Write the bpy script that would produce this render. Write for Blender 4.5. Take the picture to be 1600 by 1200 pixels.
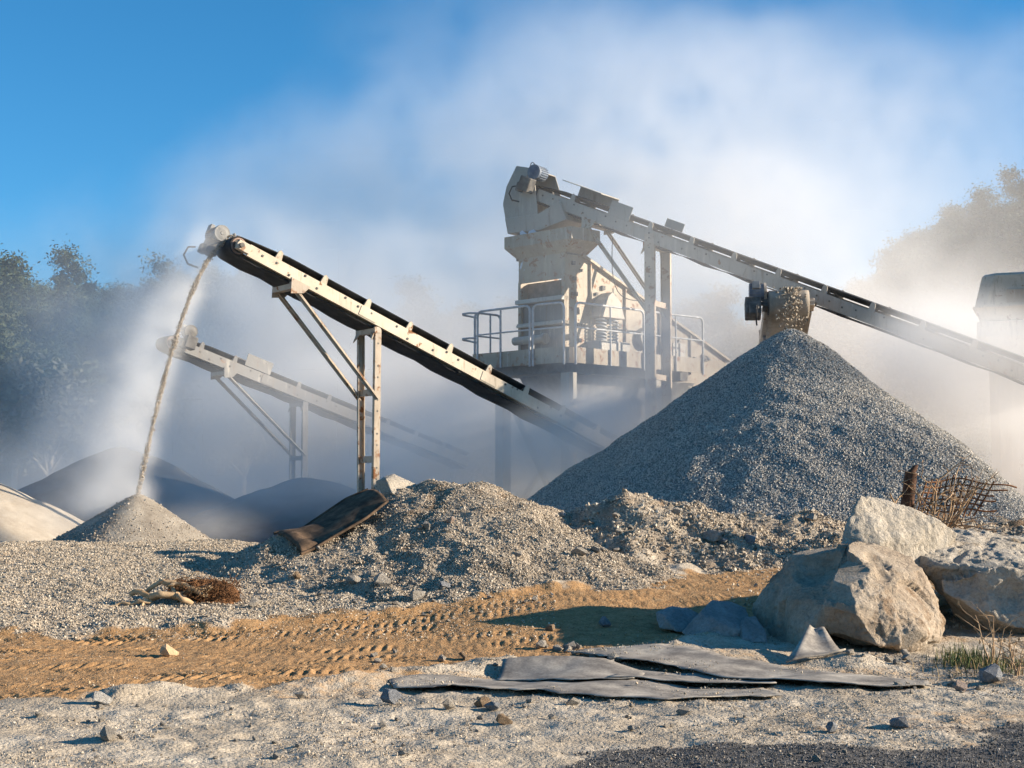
import bpy, bmesh, math, random
import numpy as np
from mathutils import Vector, Matrix, noise as mnoise
from mathutils.bvhtree import BVHTree

for o in list(bpy.data.objects):
    bpy.data.objects.remove(o)
SC = bpy.context.scene
COL = SC.collection
R = math.radians
DUST = True
random.seed(7)
rng = np.random.default_rng(11)

# ------------------------------------------------------------------ camera
FPX, CAMH, PITCH = 2222.0, 1.7, math.atan(145 / 2222.0)
cam_d = bpy.data.cameras.new('camera')
cam_d.sensor_width = 36.0
cam_d.lens = 36.0 * FPX / 1600.0
cam_d.clip_end = 3000
cam = bpy.data.objects.new('camera', cam_d)
cam.location = (0, 0, CAMH)
cam.rotation_euler = (R(90) + PITCH, 0, 0)
COL.objects.link(cam)
SC.camera = cam

# ------------------------------------------------------------------ world, sun, exposure
SUN_AZ, SUN_EL = R(2), R(18)          # azimuth measured from +X towards the camera
to_sun = Vector((math.cos(SUN_AZ) * math.cos(SUN_EL), -math.sin(SUN_AZ) * math.cos(SUN_EL), math.sin(SUN_EL)))
world = bpy.data.worlds.new('World')
SC.world = world
world.use_nodes = True
wn = world.node_tree.nodes
sky = wn.new('ShaderNodeTexSky')
sky.sky_type = 'NISHITA'
sky.sun_disc = False
sky.sun_elevation = SUN_EL
sky.sun_rotation = R(90) + SUN_AZ
sky.altitude = 300
sky.air_density = 1.0
sky.dust_density = 0.2
sky.ozone_density = 7.0
hsv = wn.new('ShaderNodeHueSaturation')          # a slightly deeper, more cyan blue, over the whole sky
hsv.inputs['Hue'].default_value = 0.488
hsv.inputs['Saturation'].default_value = 1.10
hsv.inputs['Value'].default_value = 1.04
world.node_tree.links.new(sky.outputs[0], hsv.inputs['Color'])
world.node_tree.links.new(hsv.outputs[0], wn['Background'].inputs[0])
wn['Background'].inputs[1].default_value = 0.075
sun_d = bpy.data.lights.new('sun', 'SUN')
sun_d.energy = 5.0
sun_d.angle = R(0.55)
sun_d.color = (1.0, 0.87, 0.70)
sun = bpy.data.objects.new('sun', sun_d)
sun.rotation_euler = to_sun.to_track_quat('Z', 'Y').to_euler()
sun.location = (20, -5, 20)
COL.objects.link(sun)
vs = SC.view_settings
vs.view_transform = 'Standard'
vs.look = 'None'
vs.gamma = 1.0
vs.exposure = 1.2
cy = SC.cycles
cy.use_denoising = True
cy.denoiser = 'OPENIMAGEDENOISE'
cy.denoising_input_passes = 'RGB_ALBEDO_NORMAL'
cy.max_bounces = 12
cy.diffuse_bounces = 3
cy.glossy_bounces = 2
cy.transparent_max_bounces = 8
cy.volume_bounces = 8
cy.volume_step_rate = 1.5
cy.volume_max_steps = 256
cy.use_adaptive_sampling = True
cy.adaptive_threshold = 0.02
cy.sample_clamp_indirect = 6.0

# ------------------------------------------------------------------ helpers
def P(px, py, Y):
    """world point seen at photo pixel (px, py) when it stands at distance Y"""
    dx, dy = (px - 800) / FPX, (600 - py) / FPX
    c, s = math.cos(PITCH), math.sin(PITCH)
    vy, vz = c - dy * s, s + dy * c
    k = Y / vy
    return Vector((dx * k, Y, CAMH + vz * k))

def smooth(a, b, x):
    t = np.clip((x - a) / (b - a), 0, 1)
    return t * t * (3 - 2 * t)

def tag(o, label=None, cat=None, group=None, kind=None):
    if label: o['label'] = label
    if cat: o['category'] = cat
    if group: o['group'] = group
    if kind: o['kind'] = kind
    return o

def empty(name, loc):
    o = bpy.data.objects.new(name, None)
    o.location = loc
    o.empty_display_size = 0.2
    COL.objects.link(o)
    return o

def world_loc(o):
    v = Vector((0, 0, 0))
    while o is not None:
        v = v + o.location
        o = o.parent
    return v

def link_mesh(name, me, mat=None, parent=None, loc=None):
    o = bpy.data.objects.new(name, me)
    if mat is not None and not me.materials:
        me.materials.append(mat)
    if parent is not None:
        o.parent = parent
    if loc is not None:
        o.location = loc
    COL.objects.link(o)
    return o

class MB:
    """collects simple solids in world coordinates; build() links them as one mesh object"""
    def __init__(self):
        self.v, self.f, self.sm = [], [], []
    def add(self, verts, faces, smooth_=False):
        b = len(self.v)
        self.v += [tuple(p) for p in verts]
        self.f += [tuple(i + b for i in f) for f in faces]
        self.sm += [smooth_] * len(faces)
        return self
    def hexa(self, p):   # 8 points: bottom 4 (ccw), top 4
        return self.add(p, [(3, 2, 1, 0), (4, 5, 6, 7), (0, 1, 5, 4), (1, 2, 6, 5), (2, 3, 7, 6), (3, 0, 4, 7)])
    def box(self, c, ex, ey, ez, x0, x1, y0, y1, z0, z1):
        c = Vector(c)
        g = lambda x, y, z: c + ex * x + ey * y + ez * z
        return self.hexa([g(x0, y0, z0), g(x1, y0, z0), g(x1, y1, z0), g(x0, y1, z0),
                          g(x0, y0, z1), g(x1, y0, z1), g(x1, y1, z1), g(x0, y1, z1)])
    def bar(self, a, b, w, h, side=None):
        a, b = Vector(a), Vector(b)
        d = (b - a).normalized()
        if side is None:
            side = d.cross(Vector((0, 0, 1)))
            if side.length < 1e-3: side = Vector((1, 0, 0))
        side = (side - d * side.dot(d)).normalized()
        up = side.cross(d).normalized()
        L = (b - a).length
        return self.box(a, d, side, up, 0, L, -w / 2, w / 2, -h / 2, h / 2)
    def tube(self, pts, r, n=8, cap=True, radii=None):
        pts = [Vector(p) for p in pts]
        rings, prev = [], None
        for i, p in enumerate(pts):
            if i == 0: d = pts[1] - p
            elif i == len(pts) - 1: d = p - pts[i - 1]
            else: d = pts[i + 1] - pts[i - 1]
            d.normalize()
            if prev is None:
                u = d.orthogonal().normalized()
            else:
                u = (prev - d * prev.dot(d)).normalized()
            prev = u
            w = d.cross(u)
            rr = radii[i] if radii else r
            rings.append([p + (u * math.cos(2 * math.pi * k / n) + w * math.sin(2 * math.pi * k / n)) * rr for k in range(n)])
        vv = [q for ring in rings for q in ring]
        ff = []
        for i in range(len(rings) - 1):
            for k in range(n):
                a, b = i * n + k, i * n + (k + 1) % n
                ff.append((a, b, b + n, a + n))
        self.add(vv, ff, True)
        if cap:
            self.add(rings[0][::-1], [tuple(range(n))])
            self.add(rings[-1], [tuple(range(n))])
        return self
    def prism(self, poly, d):
        """poly: list of points, extruded by vector d"""
        d = Vector(d); n = len(poly)
        vv = [Vector(p) for p in poly] + [Vector(p) + d for p in poly]
        ff = [tuple(range(n))[::-1], tuple(range(n, 2 * n))] + [(i, (i + 1) % n, (i + 1) % n + n, i + n) for i in range(n)]
        return self.add(vv, ff)
    def build(self, name, mat, parent=None, bevel=0, loc=None):
        off = world_loc(parent) if parent is not None else Vector((0, 0, 0))
        if loc is not None: off = off + Vector(loc) - (off if parent is not None else Vector((0, 0, 0)))
        me = bpy.data.meshes.new(name)
        me.from_pydata([(x - off.x, y - off.y, z - off.z) for x, y, z in self.v], [], self.f)
        me.polygons.foreach_set('use_smooth', self.sm)
        bm = bmesh.new(); bm.from_mesh(me)
        bmesh.ops.recalc_face_normals(bm, faces=bm.faces)
        if bevel:
            ed = [e for e in bm.edges if len(e.link_faces) == 2 and e.calc_face_angle(0) > 0.7 and not (e.link_faces[0].smooth and e.link_faces[1].smooth)]
            if ed: bmesh.ops.bevel(bm, geom=ed, offset=bevel, segments=1, affect='EDGES')
        bm.to_mesh(me); bm.free()
        return link_mesh(name, me, mat, parent, None if parent is not None else (loc if loc is not None else None))

def numpy_mesh(name, verts, faces, smooth_=True, attrs=None):
    me = bpy.data.meshes.new(name)
    verts = np.asarray(verts, dtype=np.float32); faces = np.asarray(faces, dtype=np.int32)
    nf, k = faces.shape
    me.vertices.add(len(verts)); me.vertices.foreach_set('co', verts.ravel())
    me.loops.add(nf * k); me.loops.foreach_set('vertex_index', faces.ravel())
    me.polygons.add(nf)
    me.polygons.foreach_set('loop_start', np.arange(nf, dtype=np.int32) * k)
    me.polygons.foreach_set('use_smooth', np.full(nf, smooth_, dtype=bool))
    me.update(calc_edges=True)
    for an, av in (attrs or {}).items():
        a = me.attributes.new(an, 'FLOAT', 'POINT')
        a.data.foreach_set('value', np.asarray(av, dtype=np.float32))
    return me

# value noise in numpy (hash lattice, 2d / 3d), fbm on top
def _hash(ix, iy, iz, seed):
    h = (ix.astype(np.int64) * 374761393 + iy.astype(np.int64) * 668265263 + iz.astype(np.int64) * 2147483647 + seed * 1274126177) & 0xFFFFFFFF
    h = ((h ^ (h >> 13)) * 1274126177) & 0xFFFFFFFF
    h = ((h ^ (h >> 16)) * 2246822519) & 0xFFFFFFFF
    return ((h ^ (h >> 15)) & 0xFFFFFF) / float(0xFFFFFF)
def vnoise2(x, y, seed=0):
    ix, iy = np.floor(x), np.floor(y)
    fx, fy = x - ix, y - iy
    fx = fx * fx * fx * (fx * (fx * 6 - 15) + 10); fy = fy * fy * fy * (fy * (fy * 6 - 15) + 10)
    z = np.zeros_like(ix)
    a, b = _hash(ix, iy, z, seed), _hash(ix + 1, iy, z, seed)
    c, d = _hash(ix, iy + 1, z, seed), _hash(ix + 1, iy + 1, z, seed)
    return (a * (1 - fx) + b * fx) * (1 - fy) + (c * (1 - fx) + d * fx) * fy - 0.5
def fbm2(x, y, octs=4, seed=0, gain=0.5):
    x = np.asarray(x, dtype=np.float64); y = np.asarray(y, dtype=np.float64)
    s, a = 0, 1.0
    for i in range(octs):
        ca, sa = math.cos(0.6 * i + .3), math.sin(0.6 * i + .3)
        s = s + a * vnoise2((x * ca - y * sa) * 2 ** i + 17.3 * i, (x * sa + y * ca) * 2 ** i - 9.1 * i, seed + i)
        a *= gain
    return s

# ------------------------------------------------------------------ materials
class NT:
    """tiny node-tree builder"""
    def __init__(self, tree):
        self.t = tree
    def n(self, typ, ins=None, **kw):
        nd = self.t.nodes.new(typ)
        for k, v in kw.items(): setattr(nd, k, v)
        for k, v in (ins or {}).items():
            s = nd.inputs[k]
            if isinstance(v, bpy.types.NodeSocket): self.t.links.new(v, s)
            else: s.default_value = v
        return nd
    def math(self, op, a, b=None, c=None, clamp=False):
        ins = {0: a}
        if b is not None: ins[1] = b
        if c is not None: ins[2] = c
        nd = self.n('ShaderNodeMath', ins, operation=op)
        nd.use_clamp = clamp
        return nd.outputs[0]
    def ramp(self, fac, stops, interp='LINEAR'):
        nd = self.n('ShaderNodeValToRGB', {0: fac})
        cr = nd.color_ramp
        cr.interpolation = interp
        while len(cr.elements) < len(stops): cr.elements.new(0.5)
        for e, (p, c) in zip(cr.elements, stops):
            e.position = p
            e.color = (*c, 1) if len(c) == 3 else c
        return nd.outputs[0]
    def mix(self, fac, a, b, mode='MIX'):
        nd = self.n('ShaderNodeMix', data_type='RGBA', blend_type=mode)
        for k, v in ((0, fac), (6, a), (7, b)):
            if isinstance(v, bpy.types.NodeSocket): self.t.links.new(v, nd.inputs[k])
            else: nd.inputs[k].default_value = (*v, 1) if isinstance(v, tuple) and len(v) == 3 else v
        return nd.outputs[2]
    def noise(self, vec, scale, detail=4, rough=0.55, dist=0.0):
        return self.n('ShaderNodeTexNoise', {'Vector': vec, 'Scale': scale, 'Detail': detail, 'Roughness': rough, 'Distortion': dist}).outputs['Fac']
    def maprange(self, v, a, b, c=0.0, d=1.0, kind='SMOOTHSTEP'):
        return self.n('ShaderNodeMapRange', {0: v, 1: a, 2: b, 3: c, 4: d}, interpolation_type=kind).outputs[0]

def new_mat(name):
    m = bpy.data.materials.new(name)
    m.use_nodes = True
    t = NT(m.node_tree)
    b = m.node_tree.nodes['Principled BSDF']
    b.inputs['Specular IOR Level'].default_value = 0.25
    return m, t, b

def bump(t, b, h, strength, dist):
    nd = t.n('ShaderNodeBump', {'Strength': strength, 'Distance': dist, 'Height': h})
    t.t.links.new(nd.outputs[0], b.inputs['Normal'])

def lk(t, a, b): t.t.links.new(a, b)

def mat_noise(name, stops, scale=3.0, rough=0.85, detail=6, bump_s=0.3, bump_d=0.01, bump_scale=None, metallic=0.0, fine=None, coord='Object'):
    m, t, b = new_mat(name)
    co = t.n('ShaderNodeTexCoord').outputs[coord]
    n1 = t.noise(co, scale, detail, 0.62, 0.2)
    n1 = t.maprange(n1, 0.28, 0.72, 0, 1, 'LINEAR')
    c = t.ramp(n1, stops)
    if fine:
        n2 = t.noise(co, fine[0], 3, 0.6)
        c = t.mix(1.0, c, t.ramp(n2, [(0.3, (fine[1],) * 3), (0.7, (fine[2],) * 3)]), 'MULTIPLY')
    lk(t, c, b.inputs['Base Color'])
    b.inputs['Roughness'].default_value = rough
    b.inputs['Metallic'].default_value = metallic
    if bump_s: bump(t, b, t.noise(co, bump_scale or scale * 6, 5, 0.65), bump_s, bump_d)
    return m

def mat_steel(name, paint, paint2, rust_amt=0.58, dust=0.25):
    """painted plate with rust spots, scuffs and a film of rock dust on faces that look up"""
    m, t, b = new_mat(name)
    co = t.n('ShaderNodeTexCoord').outputs['Object']
    big = t.noise(co, 1.6, 5, 0.6)
    c = t.mix(t.maprange(big, 0.35, 0.65), paint, paint2)
    fine = t.noise(co, 22, 4, 0.65)
    c = t.mix(t.maprange(fine, 0.5, 0.8, 0, 0.35), c, tuple(x * 0.55 for x in paint))
    ru = t.noise(co, 5.5, 7, 0.68, 0.4)
    ru2 = t.maprange(ru, rust_amt, rust_amt + 0.06)
    rc = t.ramp(t.noise(co, 30, 3), [(0.3, (0.13, 0.055, 0.025)), (0.7, (0.30, 0.14, 0.06))])
    c = t.mix(ru2, c, rc)
    nz = t.n('ShaderNodeSeparateXYZ', {0: t.n('ShaderNodeNewGeometry').outputs['Normal']}).outputs[2]
    du = t.math('MULTIPLY', t.maprange(nz, 0.2, 0.9), t.maprange(t.noise(co, 9, 4), 0.3, 0.6))
    du = t.math('ADD', t.math('MULTIPLY', du, 0.8), t.math('MULTIPLY', t.maprange(big, 0.4, 0.7), dust))
    c = t.mix(du, c, (0.46, 0.42, 0.36))
    mp_ = t.n('ShaderNodeVectorMath', {0: co, 1: (7.0, 7.0, 0.9)}, operation='MULTIPLY').outputs[0]
    st_ = t.noise(mp_, 1.0, 5, 0.7)
    c = t.mix(t.maprange(st_, 0.54, 0.70, 0, 0.55), c, (0.17, 0.12, 0.075))
    c = t.mix(t.maprange(st_, 0.46, 0.30, 0, 0.5), c, (0.50, 0.455, 0.385))
    lk(t, c, b.inputs['Base Color'])
    lk(t, t.maprange(ru2, 0, 1, 0.5, 0.9), b.inputs['Roughness'])
    bump(t, b, t.math('ADD', t.math('MULTIPLY', ru2, 0.6), fine), 0.25, 0.006)
    return m

M = {}
M['cream'] = mat_steel('cream_painted_steel', (0.56, 0.48, 0.365), (0.46, 0.38, 0.28), 0.59)
M['greysteel'] = mat_steel('dusty_grey_steel', (0.36, 0.325, 0.275), (0.29, 0.26, 0.22), 0.62, 0.4)
M['tower'] = mat_steel('dusty_beige_plate', (0.32, 0.265, 0.19), (0.24, 0.195, 0.14), 0.56, 0.12)
M['leg'] = mat_steel('brown_grey_steel', (0.43, 0.36, 0.28), (0.33, 0.26, 0.19), 0.56)
M['hazysteel'] = mat_steel('pale_grey_steel', (0.42, 0.395, 0.35), (0.34, 0.315, 0.28), 0.63, 0.4)
M['shadesteel'] = mat_steel('shaded_grey_steel', (0.20, 0.195, 0.185), (0.15, 0.145, 0.14), 0.63, 0.15)  # grey steel darkened: shade of far conveyor and tower front put into its colour
M['rust'] = mat_noise('rusty_iron', [(0.2, (0.10, 0.045, 0.02)), (0.55, (0.22, 0.10, 0.045)), (0.85, (0.30, 0.18, 0.10))], 8, 0.9)
M['rustdark'] = mat_noise('dark_rusty_screen', [(0.2, (0.05, 0.032, 0.02)), (0.55, (0.10, 0.065, 0.04)), (0.85, (0.16, 0.10, 0.06))], 8, 0.9)
M['dustybelt'] = mat_noise('dusty_belt', [(0.2, (0.22, 0.185, 0.145)), (0.8, (0.36, 0.31, 0.25))], 3, 0.9)
M['belt'] = mat_noise('black_rubber', [(0.2, (0.022, 0.022, 0.024)), (0.8, (0.05, 0.048, 0.046))], 4, 0.75, bump_s=0.15)
M['pulley'] = mat_noise('pulley_red', [(0.2, (0.20, 0.12, 0.09)), (0.8, (0.34, 0.25, 0.20))], 6, 0.7)
M['darksteel'] = mat_noise('dark_grimy_steel', [(0.2, (0.06, 0.055, 0.05)), (0.8, (0.15, 0.14, 0.125))], 5, 0.7)
M['motor'] = mat_noise('motor_blue_grey', [(0.2, (0.07, 0.10, 0.15)), (0.8, (0.18, 0.20, 0.23))], 6, 0.6)
M['motorwhite'] = mat_noise('motor_fan_cover', [(0.2, (0.16, 0.16, 0.155)), (0.8, (0.26, 0.25, 0.235))], 8, 0.6)
M['galv'] = mat_noise('grey_tube', [(0.2, (0.30, 0.31, 0.32)), (0.8, (0.46, 0.46, 0.46))], 6, 0.5)
M['tarp'] = mat_noise('pale_blue_sheet', [(0.2, (0.42, 0.50, 0.60)), (0.8, (0.62, 0.68, 0.74))], 7, 0.6)
M['wood'] = mat_noise('dry_root_wood', [(0.2, (0.33, 0.21, 0.11)), (0.8, (0.52, 0.37, 0.22))], 9, 0.85)
M['fibre'] = mat_noise('brown_root_fibre', [(0.2, (0.06, 0.028, 0.012)), (0.8, (0.20, 0.095, 0.04))], 14, 0.95)
M['post'] = mat_noise('weathered_brown_post', [(0.2, (0.05, 0.025, 0.014)), (0.8, (0.12, 0.06, 0.035))], 12, 0.9)
M['twig'] = mat_noise('dry_twig', [(0.2, (0.22, 0.14, 0.08)), (0.8, (0.42, 0.29, 0.17))], 12, 0.9)
M['deadleaf'] = mat_noise('dead_leaf', [(0.2, (0.10, 0.05, 0.02)), (0.8, (0.26, 0.15, 0.06))], 12, 0.9)
M['stripbelt'] = mat_noise('worn_grey_rubber', [(0.15, (0.15, 0.135, 0.12)), (0.45, (0.28, 0.25, 0.215)), (0.68, (0.40, 0.355, 0.295)), (0.9, (0.52, 0.46, 0.375))], 2.6, 0.8, bump_s=0.25, bump_d=0.004, bump_scale=40, fine=(50, .75, 1.1))

M['stripbelt'].node_tree.nodes['Principled BSDF'].inputs['Specular IOR Level'].default_value = 0.06
def mat_ground():
    m, t, b = new_mat('quarry_ground')
    co = t.n('ShaderNodeNewGeometry').outputs['Position']
    at = lambda nm: t.n('ShaderNodeAttribute', attribute_name=nm).outputs['Fac']
    n1 = t.noise(co, 1.3, 6, 0.65, 0.3)
    n2 = t.noise(co, 9.0, 5, 0.65)
    n3 = t.noise(co, 45.0, 3, 0.6)
    pale = t.ramp(n1, [(0.3, (0.31, 0.25, 0.18)), (0.52, (0.43, 0.36, 0.27)), (0.72, (0.52, 0.45, 0.355))])
    tan = t.ramp(n2, [(0.3, (0.26, 0.14, 0.058)), (0.55, (0.37, 0.215, 0.095)), (0.75, (0.45, 0.29, 0.15))])
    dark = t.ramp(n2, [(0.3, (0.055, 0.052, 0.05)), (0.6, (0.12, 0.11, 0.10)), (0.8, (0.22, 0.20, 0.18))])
    j = t.math('MULTIPLY', t.math('SUBTRACT', n2, 0.5), 0.9)
    mt = t.maprange(t.math('ADD', at('tan'), j), 0.25, 0.75)
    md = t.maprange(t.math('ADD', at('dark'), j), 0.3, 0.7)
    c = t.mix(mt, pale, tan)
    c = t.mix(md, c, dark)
    c = t.mix(1.0, c, t.ramp(n3, [(0.3, (0.62,) * 3), (0.5, (1.0,) * 3), (0.75, (1.2,) * 3)]), 'MULTIPLY')
    lk(t, c, b.inputs['Base Color'])
    b.inputs['Roughness'].default_value = 0.95
    vor = t.n('ShaderNodeTexVoronoi', {'Vector': co, 'Scale': 34.0, 'Randomness': 1.0}).outputs['Distance']
    vor2 = t.n('ShaderNodeTexVoronoi', {'Vector': co, 'Scale': 80.0, 'Randomness': 1.0}).outputs['Distance']
    h = t.math('ADD', t.math('MULTIPLY', n2, 1.2), t.math('ADD', t.math('MULTIPLY', vor, -0.9), t.math('MULTIPLY', vor2, -0.5)))
    bump(t, b, h, 0.5, 0.014)
    return m
M['ground'] = mat_ground()

def mat_stone(name, stops, warm=0.3):
    """crushed stone: shade differs from stone to stone"""
    m, t, b = new_mat(name)
    rnd = t.n('ShaderNodeObjectInfo').outputs['Random']
    co = t.n('ShaderNodeTexCoord').outputs['Object']
    c = t.ramp(rnd, stops)
    n = t.noise(co, 2.2, 4, 0.6)
    c = t.mix(1.0, c, t.ramp(n, [(0.3, (0.75, 0.74, 0.73)), (0.7, (1.15, 1.12, 1.08))]), 'MULTIPLY')
    lk(t, c, b.inputs['Base Color'])
    b.inputs['Roughness'].default_value = 0.92
    bump(t, b, t.noise(co, 6, 4, 0.6), 0.4, 0.05)
    return m
M['gravel'] = mat_stone('crushed_grey_stone', [(0.0, (0.22, 0.21, 0.195)), (0.35, (0.40, 0.38, 0.345)), (0.7, (0.55, 0.515, 0.46)), (1.0, (0.68, 0.635, 0.56))])
M['moundgravel'] = mat_stone('crushed_buff_stone', [(0.0, (0.17, 0.14, 0.105)), (0.3, (0.36, 0.30, 0.23)), (0.75, (0.52, 0.445, 0.345)), (1.0, (0.66, 0.585, 0.475))])
M['darkgravel'] = mat_stone('dark_asphalt_chips', [(0.0, (0.05, 0.048, 0.046)), (0.5, (0.12, 0.115, 0.11)), (0.9, (0.25, 0.23, 0.21)), (1.0, (0.45, 0.42, 0.38))])
M['clod'] = mat_stone('tan_soil_clod', [(0.0, (0.26, 0.15, 0.07)), (0.5, (0.38, 0.235, 0.12)), (1.0, (0.50, 0.36, 0.22))])
M['streamstone'] = mat_stone('falling_brown_grit', [(0.0, (0.20, 0.155, 0.11)), (0.5, (0.42, 0.355, 0.28)), (1.0, (0.60, 0.53, 0.44))])
M['heap_under'] = mat_noise('gravel_underlayer', [(0.2, (0.16, 0.155, 0.15)), (0.8, (0.30, 0.288, 0.265))], 10, 0.95, bump_s=0.8, bump_d=0.03, bump_scale=30, fine=(40, .6, 1.2))
M['mound_under'] = mat_noise('mound_underlayer', [(0.15, (0.20, 0.13, 0.075)), (0.4, (0.34, 0.275, 0.205)), (0.8, (0.45, 0.385, 0.30))], 1.6, 0.95, bump_s=0.8, bump_d=0.03, bump_scale=26, fine=(36, .6, 1.2))
M['sand_brown'] = mat_noise('brown_crusher_sand', [(0.2, (0.20, 0.17, 0.135)), (0.8, (0.33, 0.29, 0.235))], 2.2, 0.95, bump_s=0.5, bump_d=0.02, bump_scale=40, fine=(60, .75, 1.15))
M['sand_dark'] = mat_noise('dark_grey_grit', [(0.2, (0.085, 0.088, 0.095)), (0.8, (0.16, 0.16, 0.165))], 1.5, 0.95, bump_s=0.5, bump_d=0.03, bump_scale=20, fine=(40, .75, 1.15))
M['sand_pale'] = mat_noise('pale_rock_dust', [(0.2, (0.32, 0.27, 0.21)), (0.8, (0.44, 0.385, 0.31))], 2.0, 0.95, bump_s=0.5, bump_d=0.02, bump_scale=30, fine=(50, .8, 1.1))
def mat_boulder(name, a, bcol, c_, stain):
    m, t, b = new_mat(name)
    co = t.n('ShaderNodeTexCoord').outputs['Object']
    n1 = t.noise(co, 2.3, 7, 0.65, 0.5)
    c = t.ramp(n1, [(0.3, a), (0.5, bcol), (0.7, c_)])
    st = t.maprange(t.noise(co, 1.4, 6, 0.7, 0.8), 0.54, 0.66)
    c = t.mix(t.math('MULTIPLY', st, 0.75), c, stain)
    n3 = t.noise(co, 30, 4, 0.7)
    c = t.mix(1.0, c, t.ramp(n3, [(0.3, (0.7,) * 3), (0.55, (1.0,) * 3), (0.8, (1.12,) * 3)]), 'MULTIPLY')
    lk(t, c, b.inputs['Base Color'])
    b.inputs['Roughness'].default_value = 0.9
    crk = t.n('ShaderNodeTexVoronoi', {'Vector': t.n('ShaderNodeVectorMath', {0: co, 1: t.n('ShaderNodeTexNoise', {'Vector': co, 'Scale': 3.0, 'Detail': 4}).outputs['Color']}, operation='ADD').outputs[0], 'Scale': 1.1}, feature='DISTANCE_TO_EDGE').outputs['Distance']
    ck = t.maprange(crk, 0.0, 0.018)
    h = t.math('ADD', t.math('MULTIPLY', t.noise(co, 7, 8, 0.72, 0.3), 1.6), t.math('MULTIPLY', n3, 0.6))
    h = t.math('ADD', h, t.math('MULTIPLY', ck, 0.22))
    bump(t, b, h, 0.9, 0.04)
    return m
M['boulder_tan'] = mat_boulder('tan_boulder', (0.25, 0.19, 0.135), (0.38, 0.305, 0.225), (0.47, 0.395, 0.31), (0.20, 0.12, 0.06))
M['boulder_pale'] = mat_boulder('pale_boulder', (0.33, 0.285, 0.225), (0.43, 0.375, 0.30), (0.50, 0.445, 0.37), (0.30, 0.21, 0.12))
M['boulder_grey'] = mat_boulder('grey_boulder', (0.20, 0.195, 0.185), (0.31, 0.30, 0.28), (0.41, 0.39, 0.36), (0.24, 0.18, 0.12))
M['rock_brown'] = mat_boulder('brown_rock', (0.22, 0.14, 0.08), (0.32, 0.22, 0.135), (0.42, 0.31, 0.20), (0.20, 0.12, 0.06))
M['rock_grey'] = mat_boulder('grey_rock', (0.20, 0.205, 0.215), (0.29, 0.295, 0.305), (0.38, 0.38, 0.385), (0.22, 0.19, 0.16))
M['rock_pink'] = mat_boulder('pink_rock', (0.38, 0.27, 0.21), (0.47, 0.36, 0.29), (0.55, 0.44, 0.37), (0.36, 0.25, 0.18))
M['rock_white'] = mat_boulder('white_rock', (0.50, 0.46, 0.41), (0.60, 0.56, 0.50), (0.68, 0.64, 0.58), (0.48, 0.41, 0.32))
M['rock'] = mat_boulder('loose_rock', (0.30, 0.26, 0.21), (0.43, 0.38, 0.315), (0.54, 0.485, 0.41), (0.30, 0.22, 0.14))

# ------------------------------------------------------------------ ground sheet
def ramp_h(x, y):
    """large shape of the quarry floor"""
    b = 0.50 * smooth(13.2, 19.5, y)
    b = b + 0.24 * smooth(3.0, 8.0, x) * smooth(15.5, 22, y)
    b = b + 0.15 * smooth(-2.0, -5.0, x) * smooth(17.5, 21.5, y)
    return b * (1 - smooth(23.5, 27.5, y))

ROAD = np.array([[-40, 10.8], [-8, 12.55], [-5, 12.85], [-2.6, 13.45], [0, 14.9], [2.2, 16.3], [4.0, 17.9], [6.5, 20.3], [10, 22.5], [40, 34]], dtype=float)
ROADW = np.array([2.4, 2.2, 2.1, 1.85, 1.5, 1.6, 1.7, 1.7, 1.8, 2.0])
def road_coords(x, y):
    """signed distance across the road, distance along it, half width"""
    best = np.full(x.shape, 1e9); tt = np.zeros_like(x); ss = np.zeros_like(x); ww = np.ones_like(x)
    s0 = 0.0
    for i in range(len(ROAD) - 1):
        a, b = ROAD[i], ROAD[i + 1]
        d = b - a; L = np.hypot(*d); d = d / L
        u = np.clip((x - a[0]) * d[0] + (y - a[1]) * d[1], 0, L)
        qx, qy = x - (a[0] + d[0] * u), y - (a[1] + d[1] * u)
        dist = np.hypot(qx, qy)
        sgn = np.sign(d[0] * qy - d[1] * qx)
        k = dist < best
        best = np.where(k, dist, best); tt = np.where(k, sgn * dist, tt)
        ss = np.where(k, s0 + u, ss); ww = np.where(k, ROADW[i] + (ROADW[i + 1] - ROADW[i]) * u / L, ww)
        s0 += L
    return tt, ss, ww

def ground_masks(x, y):
    t, s, w = road_coords(x, y)
    edge = 0.35 * fbm2(x * 0.9, y * 0.9, 4, 5) + 0.25 * fbm2(x * 3, y * 3, 3, 8)
    tan = smooth(1.12, 0.80, np.abs(t) / w + edge)
    # soil patches right of the boulders, faint tan tint on the foreground
    tan = np.maximum(tan, smooth(4.6, 5.6, x + fbm2(x, y, 3, 21) * 1.2) * smooth(12.6, 13.6, y) * (1 - smooth(16.5, 17.5, y)) * 0.8)
    tan = np.maximum(tan, smooth(5.6, 7.0, x) * smooth(17, 18, y) * 0.85)
    tan = np.maximum(tan, 0.42 * smooth(0.05, 0.30, fbm2(x * 0.5, y * 0.8, 4, 33)))
    yb = 8.72 + 0.36 * np.clip(x - 0.4, 0, 9) ** 0.8 - 0.9 * smooth(0.6, -0.8, x)
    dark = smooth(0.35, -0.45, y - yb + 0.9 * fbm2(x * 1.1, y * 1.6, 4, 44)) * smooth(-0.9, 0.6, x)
    return tan, dark, t, s, w

def tyre(t, s, c, width, pitch, ph, skew):
    """lug print of one tyre track centred at t = c: raised soil between pressed lugs"""
    u = (t - c) / width
    inside = smooth(0.5, 0.42, np.abs(u))
    k = (s + ph + skew * np.abs(u) * width) / pitch + np.where(u > 0, 0.5, 0)
    lug = np.abs((k % 1) - 0.5) * 2
    return inside * (smooth(0.38, 0.54, lug) * 0.030 - 0.022)

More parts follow.
